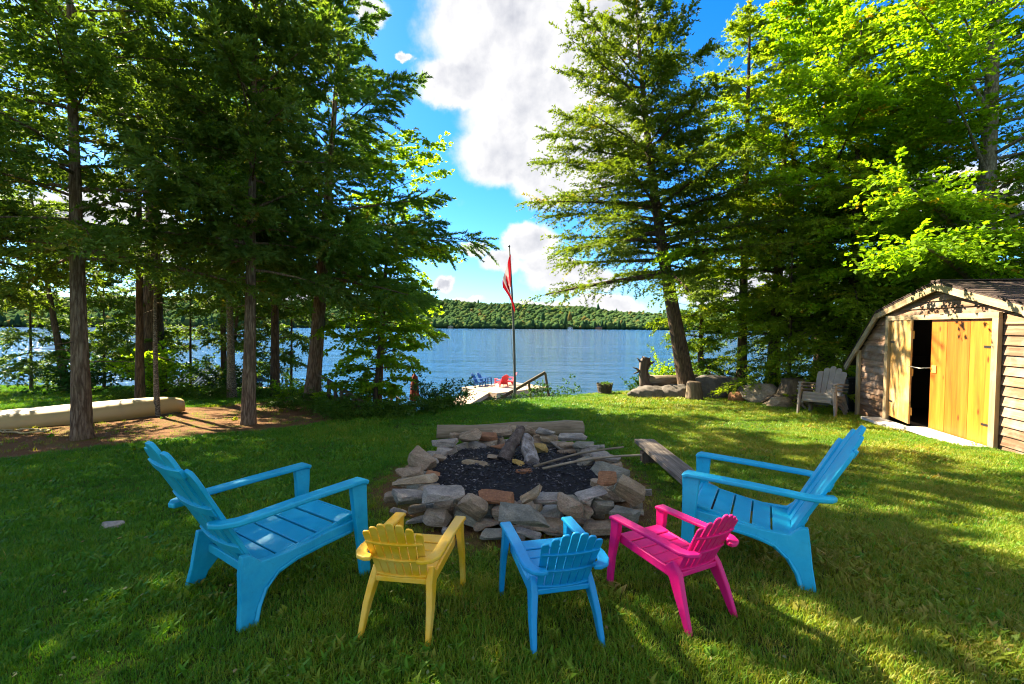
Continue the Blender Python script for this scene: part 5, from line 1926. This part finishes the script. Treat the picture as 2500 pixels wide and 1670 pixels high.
def boulder(label, px, py, Y, w, d, h, mat, seed, sink=.25, rz=0.0, g='boulders by the right trees'):
    p = AT(px, py, Y)
    z = gz(p.x, Y)
    bm = bmesh.new()
    bmesh.ops.create_icosphere(bm, subdivisions=4, radius=1)
    rr = random.Random(seed)
    sd = [Vector((rr.gauss(0, 1), rr.gauss(0, 1), rr.gauss(0, 1))).normalized() for _ in range(16)]
    dd = [rr.uniform(.68, .95) for _ in sd]
    for v in bm.verts:
        n_ = v.co.normalized()
        q_ = 1.0
        for s_, k_ in zip(sd, dd):
            c_ = n_.dot(s_)
            if c_ > .01:
                q_ = min(q_, k_ / c_)
        q_ += .05 * math.sin(n_.x * 9 + seed) * math.sin(n_.y * 11) + .03 * math.sin(n_.z * 17 + n_.x * 13)
        v.co = n_ * q_
        v.co.x *= w / 2
        v.co.y *= d / 2
        v.co.z *= h / 2
    me = bpy.data.meshes.new('boulder')
    bm.to_mesh(me)
    bm.free()
    me.polygons.foreach_set('use_smooth', np.ones(len(me.polygons), dtype=bool))
    o_ = link('boulder', me, mat)
    o_.location = (p.x, Y, z + h * (.5 - sink))
    o_.rotation_euler = (0, 0, rz)
    tag(o_, label, 'boulder', g)


boulder('large grey boulder behind the short cut stump', 1752, 950, 14.2, 1.75, 1.1, 1.05, M['boulder'], 1, .28)
boulder('low grey boulder under the upturned root', 1585, 957, 14.1, 1.5, .8, .52, M['boulder'], 2, .3)
boulder('dark boulder at the foot of the leaning hemlock', 1650, 957, 14.0, 1.2, .8, .6, M['boulder'], 3, .3)
boulder('small reddish boulder right of the large grey one', 1800, 965, 13.0, .50, .4, .42, M['st_rust'], 4, .25)
boulder('pale sunlit boulder before the old stump', 1858, 955, 12.8, 1.15, .9, .80, M['boulder_pale'], 5, .22)
boulder('tan boulder between the reddish and pale ones', 1822, 955, 13.3, .7, .6, .62, M['boulder_pale'], 6, .25)
boulder('flat brown rock at the lawn edge below the old stump', 1905, 978, 11.8, .75, .5, .34, M['st_brown'], 7, .25)

q = AT(1940, 962, 12.2)
oe = empty('old_stump', (q.x, q.y, gz(q.x, q.y)))
lumpy([(0, 0, -.05), (0, 0, .12), (0, 0, .3), (0, 0, .5), (.0, 0, .68), (.0, 0, .70)], [.78, .60, .44, .36, .33, .25], 26, [.30, .22, .16, .12, .10, .1], 9, 9).build('stump_body', M['stump'], oe, True)
random.seed(31)
for i in range(13):
    a = PI + .9 + (i - 6) * .26
    L = random.uniform(.6, 1.15)
    p0_ = Vector((.35 * math.cos(a), .35 * math.sin(a), .26))
    p3_ = Vector((L * math.cos(a + random.uniform(-.2, .2)), L * math.sin(a), random.uniform(-.02, .08)))
    MB().tube([p0_, p0_.lerp(p3_, .4) + Vector((0, 0, .03)), p0_.lerp(p3_, .75) + Vector((random.uniform(-.06, .06), 0, -.02)), p3_], [.07, .055, .035, .012], 8, .15).build('root', M['stump'], oe, True)
tag(oe, 'broad old grey stump with spreading bare roots', 'stump')

# ---------------------------------------------------------------- boathouse and neighbour things seen between the left trunks
bx = AT(545, 900, 19.5)
bh = empty('boathouse', (bx.x - .3, 19.8, LAKE + .1))
bh.scale = (.55, .8, .85)
MB().box((0, 0, .85), (4.2, 3.0, 1.7)).build('wall', M['darkwall'], bh)
m_ = MB()
m_.add([(-2.4, -1.9, 1.68), (2.4, -1.9, 1.68), (2.4, 0, 2.5), (-2.4, 0, 2.5), (-2.4, -1.9, 1.74), (2.4, -1.9, 1.74), (2.4, 0, 2.56), (-2.4, 0, 2.56)], [(0, 1, 2, 3), (7, 6, 5, 4), (0, 4, 5, 1), (1, 5, 6, 2), (2, 6, 7, 3), (3, 7, 4, 0)])
m_.add([(-2.4, 1.9, 1.68), (2.4, 1.9, 1.68), (2.4, 0.01, 2.5), (-2.4, 0.01, 2.5), (-2.4, 1.9, 1.74), (2.4, 1.9, 1.74), (2.4, .01, 2.56), (-2.4, .01, 2.56)], [(0, 1, 2, 3), (7, 6, 5, 4), (0, 4, 5, 1), (1, 5, 6, 2), (2, 6, 7, 3), (3, 7, 4, 0)])
rf = m_.build('roof', M['tin'], bh)
for i in range(17):
    MB().beam((-2.3 + i * .287, -1.9, 1.765), (-2.3 + i * .287, -.02, 2.585), .03, .03).build('roof_rib', M['tin'], rf)
for x in (1.75, 2.05):
    MB().box((x, -1.53, .85), (.10, .06, 1.7)).build('corner_board', M['white'], bh)
tag(bh, 'dark boathouse with blue grey tin roof by the left shore', 'boathouse')
rb = empty('moored_boat', (AT(572, 905, 24).x, 24.5, LAKE))
vs_, fs_ = [], []
n, k = 14, 8
for i in range(n + 1):
    t = i / n
    w = .8 * (1 - max(0, t - .35) ** 2 / .43) if t > .35 else .8
    for j in range(k + 1):
        a = PI * j / k
        vs_.append((4 * t - 2, -math.cos(a) * max(w, .02), .62 - .75 * math.sin(a) ** .7 + .25 * t * t))
for i in range(n):
    for j in range(k):
        a = i * (k + 1) + j
        fs_.append((a, a + k + 1, a + k + 2, a + 1))
h = MB().add(vs_, fs_).build('hull', M['red_boat'], rb, True)
h.modifiers.new('solid', 'SOLIDIFY').thickness = .03
for x in (-1, 0, .8):
    MB().box((x, 0, .42), (.3, 1.3, .04)).build('seat', M['white'], rb)
tag(rb, 'red boat moored beyond the boathouse', 'boat')


# ---------------------------------------------------------------- grass
def grass():
    r = np.random.default_rng(21)
    # blade clumps, kept as source meshes only
    srcs = []
    for c in range(6):
        V, F = [], []
        nb = 18 if c < 5 else 7
        for b in range(nb):
            a = r.uniform(0, 2 * PI)
            rad = 0.05 * math.sqrt(r.random())
            bx_, by_ = rad * math.cos(a), rad * math.sin(a)
            h = r.uniform(.012, .036) if c < 5 else r.uniform(.022, .042)
            w = r.uniform(.0020, .0036) if c < 5 else r.uniform(.013, .024)
            da = r.uniform(0, 2 * PI)
            lean = r.uniform(.25, 1.25) * h if c < 5 else r.uniform(.9, 1.6) * h
            dx, dy = math.cos(da), math.sin(da)
            sx, sy = -dy * w / 2, dx * w / 2
            p = [(bx_, by_, -.01), (bx_ + dx * lean * .35, by_ + dy * lean * .35, h * .62), (bx_ + dx * lean, by_ + dy * lean, h)]
            o_ = len(V)
            w0 = .9 if c < 5 else .35
            V += [(p[0][0] + sx * w0, p[0][1] + sy * w0, p[0][2]), (p[0][0] - sx * w0, p[0][1] - sy * w0, p[0][2]),
                  (p[1][0] + sx, p[1][1] + sy, p[1][2]), (p[1][0] - sx, p[1][1] - sy, p[1][2]), p[2]]
            F += [(o_, o_ + 1, o_ + 3), (o_, o_ + 3, o_ + 2), (o_ + 2, o_ + 3, o_ + 4)]
        me = npmesh('blades', np.array(V), np.array(F))
        srcs.append(bpy.data.objects.new('blades', me))
    # scatter
    pts = []
    for (y0, y1, dens) in ((.7, 2.2, 1900), (2.2, 3.6, 1700), (3.6, 5.5, 950), (5.5, 8, 500), (8, 11, 250), (11, 17.5, 150)):
        xw = 1.22 * y1 + 1.8
        m = int(2 * xw * (y1 - y0) * dens)
        pts.append(np.stack([r.uniform(-xw, xw, m), r.uniform(y0, y1, m)], 1))
    p = np.concatenate(pts)
    x, y = p[:, 0], p[:, 1]
    s = y - np.interp(x, CREST_X, CREST_Y)
    dm = dirt_mask(x, y)
    keep = (np.abs(x) < 1.2 * y + 1.7) & (s < .35) & (r.random(len(x)) > dm * 0.97)
    keep &= np.hypot((x - PIT.x) / 1.28, (y - PIT.y) / 1.55) > 1
    # not inside the shed
    rel = np.stack([x - A.x, y - A.y], 1)
    along = rel @ np.array([su.x, su.y])
    inn = rel @ np.array([-sn.x, -sn.y])
    keep &= ~((inn > -.05) & (inn < 2.75) & (along > -.2) & (along < 4.6))
    thin = vnoise(x, y, .8, 11) * .6 + vnoise(x, y, 2.6, 12) * .4
    worn = smooth(.9, 2.6, 3.4 - np.hypot((x - .4) / 1.5, (y - 3.1)))
    keep &= r.random(len(x)) > worn * .32
    x, y, thin, dm, worn = x[keep], y[keep], thin[keep], dm[keep], worn[keep]
    n = len(x)
    v = np.stack([x, y, ground(x, y) - .004], 1)
    sc_ = (.75 + .5 * r.random(n)) * np.interp(y, [0, 3, 8, 16], [.95, 1.0, 1.45, 2.2]) * (.55 + 1.0 * thin)
    dry_sunny = .20 + .32 * smooth(0, 4, x) + .45 * (thin - .5) + .22 * worn + .16 * r.normal(0, 1, n) + .3 * dm  # right side drier, its sunlit yellow also put into the tint
    kind = np.where(r.random(n) < np.where(vnoise(x, y, 1.6, 31) > .6, .13, .02), 5, r.integers(0, 5, n))
    me = bpy.data.meshes.new('grass')
    me.vertices.add(n)
    me.vertices.foreach_set('co', v.astype(np.float32).ravel())
    for an, typ, val in (('gscale', 'FLOAT', sc_), ('tint', 'FLOAT', np.clip(dry_sunny, 0, 1)), ('turn', 'FLOAT', r.uniform(0, 6.283, n)), ('kindi', 'INT', kind)):
        a = me.attributes.new(an, typ, 'POINT')
        a.data.foreach_set('value', val.astype(np.int32 if typ == 'INT' else np.float32))
    o = link('grass', me)
    m, t, out = material('grass_blades')
    ti = t.new('ShaderNodeAttribute', attribute_type='INSTANCER', attribute_name='tint').outputs['Fac']
    c = t.ramp(ti, [(0.0, (.036, .17, .006)), (.35, (.105, .25, .009)), (.65, (.23, .27, .020)), (1.0, (.38, .29, .08))])
    pb = t.new('ShaderNodeBsdfPrincipled')
    t.link(c, pb.inputs['Base Color'])
    pb.inputs['Roughness'].default_value = .5
    pb.inputs['Specular IOR Level'].default_value = .25
    tr = t.new('ShaderNodeBsdfTranslucent')
    t.link(t.mix(1.0, c, (1.5, 1.3, .4), 'MULTIPLY'), tr.inputs[0])
    mx = t.new('ShaderNodeMixShader')
    mx.inputs[0].default_value = .4
    t.link(pb.outputs[0], mx.inputs[1])
    t.link(tr.outputs[0], mx.inputs[2])
    t.link(mx.outputs[0], out.inputs[0])
    for s_ in srcs:
        s_.data.materials.append(m)
    ng = bpy.data.node_groups.new('scatter_grass', 'GeometryNodeTree')
    ng.interface.new_socket('Geometry', in_out='INPUT', socket_type='NodeSocketGeometry')
    ng.interface.new_socket('Geometry', in_out='OUTPUT', socket_type='NodeSocketGeometry')
    N = ng.nodes
    gi, go = N.new('NodeGroupInput'), N.new('NodeGroupOutput')
    join = N.new('GeometryNodeJoinGeometry')
    for s_ in reversed(srcs):
        oi = N.new('GeometryNodeObjectInfo')
        oi.inputs['Object'].default_value = s_
        g2 = N.new('GeometryNodeGeometryToInstance')
        ng.links.new(oi.outputs['Geometry'], g2.inputs[0])
        ng.links.new(g2.outputs[0], join.inputs[0])
    iop = N.new('GeometryNodeInstanceOnPoints')
    ng.links.new(gi.outputs[0], iop.inputs['Points'])
    ng.links.new(join.outputs[0], iop.inputs['Instance'])
    iop.inputs['Pick Instance'].default_value = True

    def attr(nm, typ):
        a_ = N.new('GeometryNodeInputNamedAttribute')
        a_.data_type = typ
        a_.inputs[0].default_value = nm
        return a_.outputs[0]
    ng.links.new(attr('kindi', 'INT'), iop.inputs['Instance Index'])
    ng.links.new(attr('gscale', 'FLOAT'), iop.inputs['Scale'])
    cx = N.new('ShaderNodeCombineXYZ')
    ng.links.new(attr('turn', 'FLOAT'), cx.inputs[2])
    ng.links.new(cx.outputs[0], iop.inputs['Rotation'])
    ng.links.new(iop.outputs[0], go.inputs[0])
    md = o.modifiers.new('scatter', 'NODES')
    md.node_group = ng
    tag(o, 'mown lawn grass round the fire pit and trees', 'grass', kind='stuff')
    # fallen leaves and bits on the lawn and soil
    q = 1300
    ly = 1.2 + 12 * r.random(q) ** 1.4
    lx = r.uniform(-1.15, 1.15, q) * ly
    ok = (np.hypot((lx - PIT.x) / 1.3, (ly - PIT.y) / 1.6) > 1) & (ly < np.interp(lx, CREST_X, CREST_Y)) & ~((lx > 6.4) & (ly > 5) & (ly < 11))
    lx, ly = lx[ok], ly[ok]
    q = len(lx)
    lz = ground(lx, ly) + r.uniform(.012, .035, q)
    d = np.stack([r.normal(0, 1, q), r.normal(0, 1, q), r.normal(0, .25, q)], 1)
    nn = unit(np.stack([r.normal(0, .4, q), r.normal(0, .4, q), np.ones(q)], 1))
    sz = r.uniform(.5, 1.2, q)
    me = leaf_mesh('fallen_leaves', np.stack([lx, ly, lz], 1), d, nn, .026 * sz, .017 * sz, r.random(q), True)
    tag(link('fallen_leaves', me, M['deadleaf']), 'small fallen leaves scattered over lawn and soil', 'leaves', kind='stuff')
    return n


NG = grass()
print('LEAF TRIS', NLEAF, 'GRASS CLUMPS', NG)
sc.cycles.filter_width = 1.1
sc.cycles.adaptive_threshold = 0.025
sc.cycles.max_bounces = 8
sc.cycles.transparent_max_bounces = 4
sc.cycles.diffuse_bounces = 4
sc.cycles.glossy_bounces = 3
sc.cycles.transmission_bounces = 4
sc.cycles.caustics_reflective = False
sc.cycles.caustics_refractive = False
sc.cycles.sample_clamp_indirect = 6
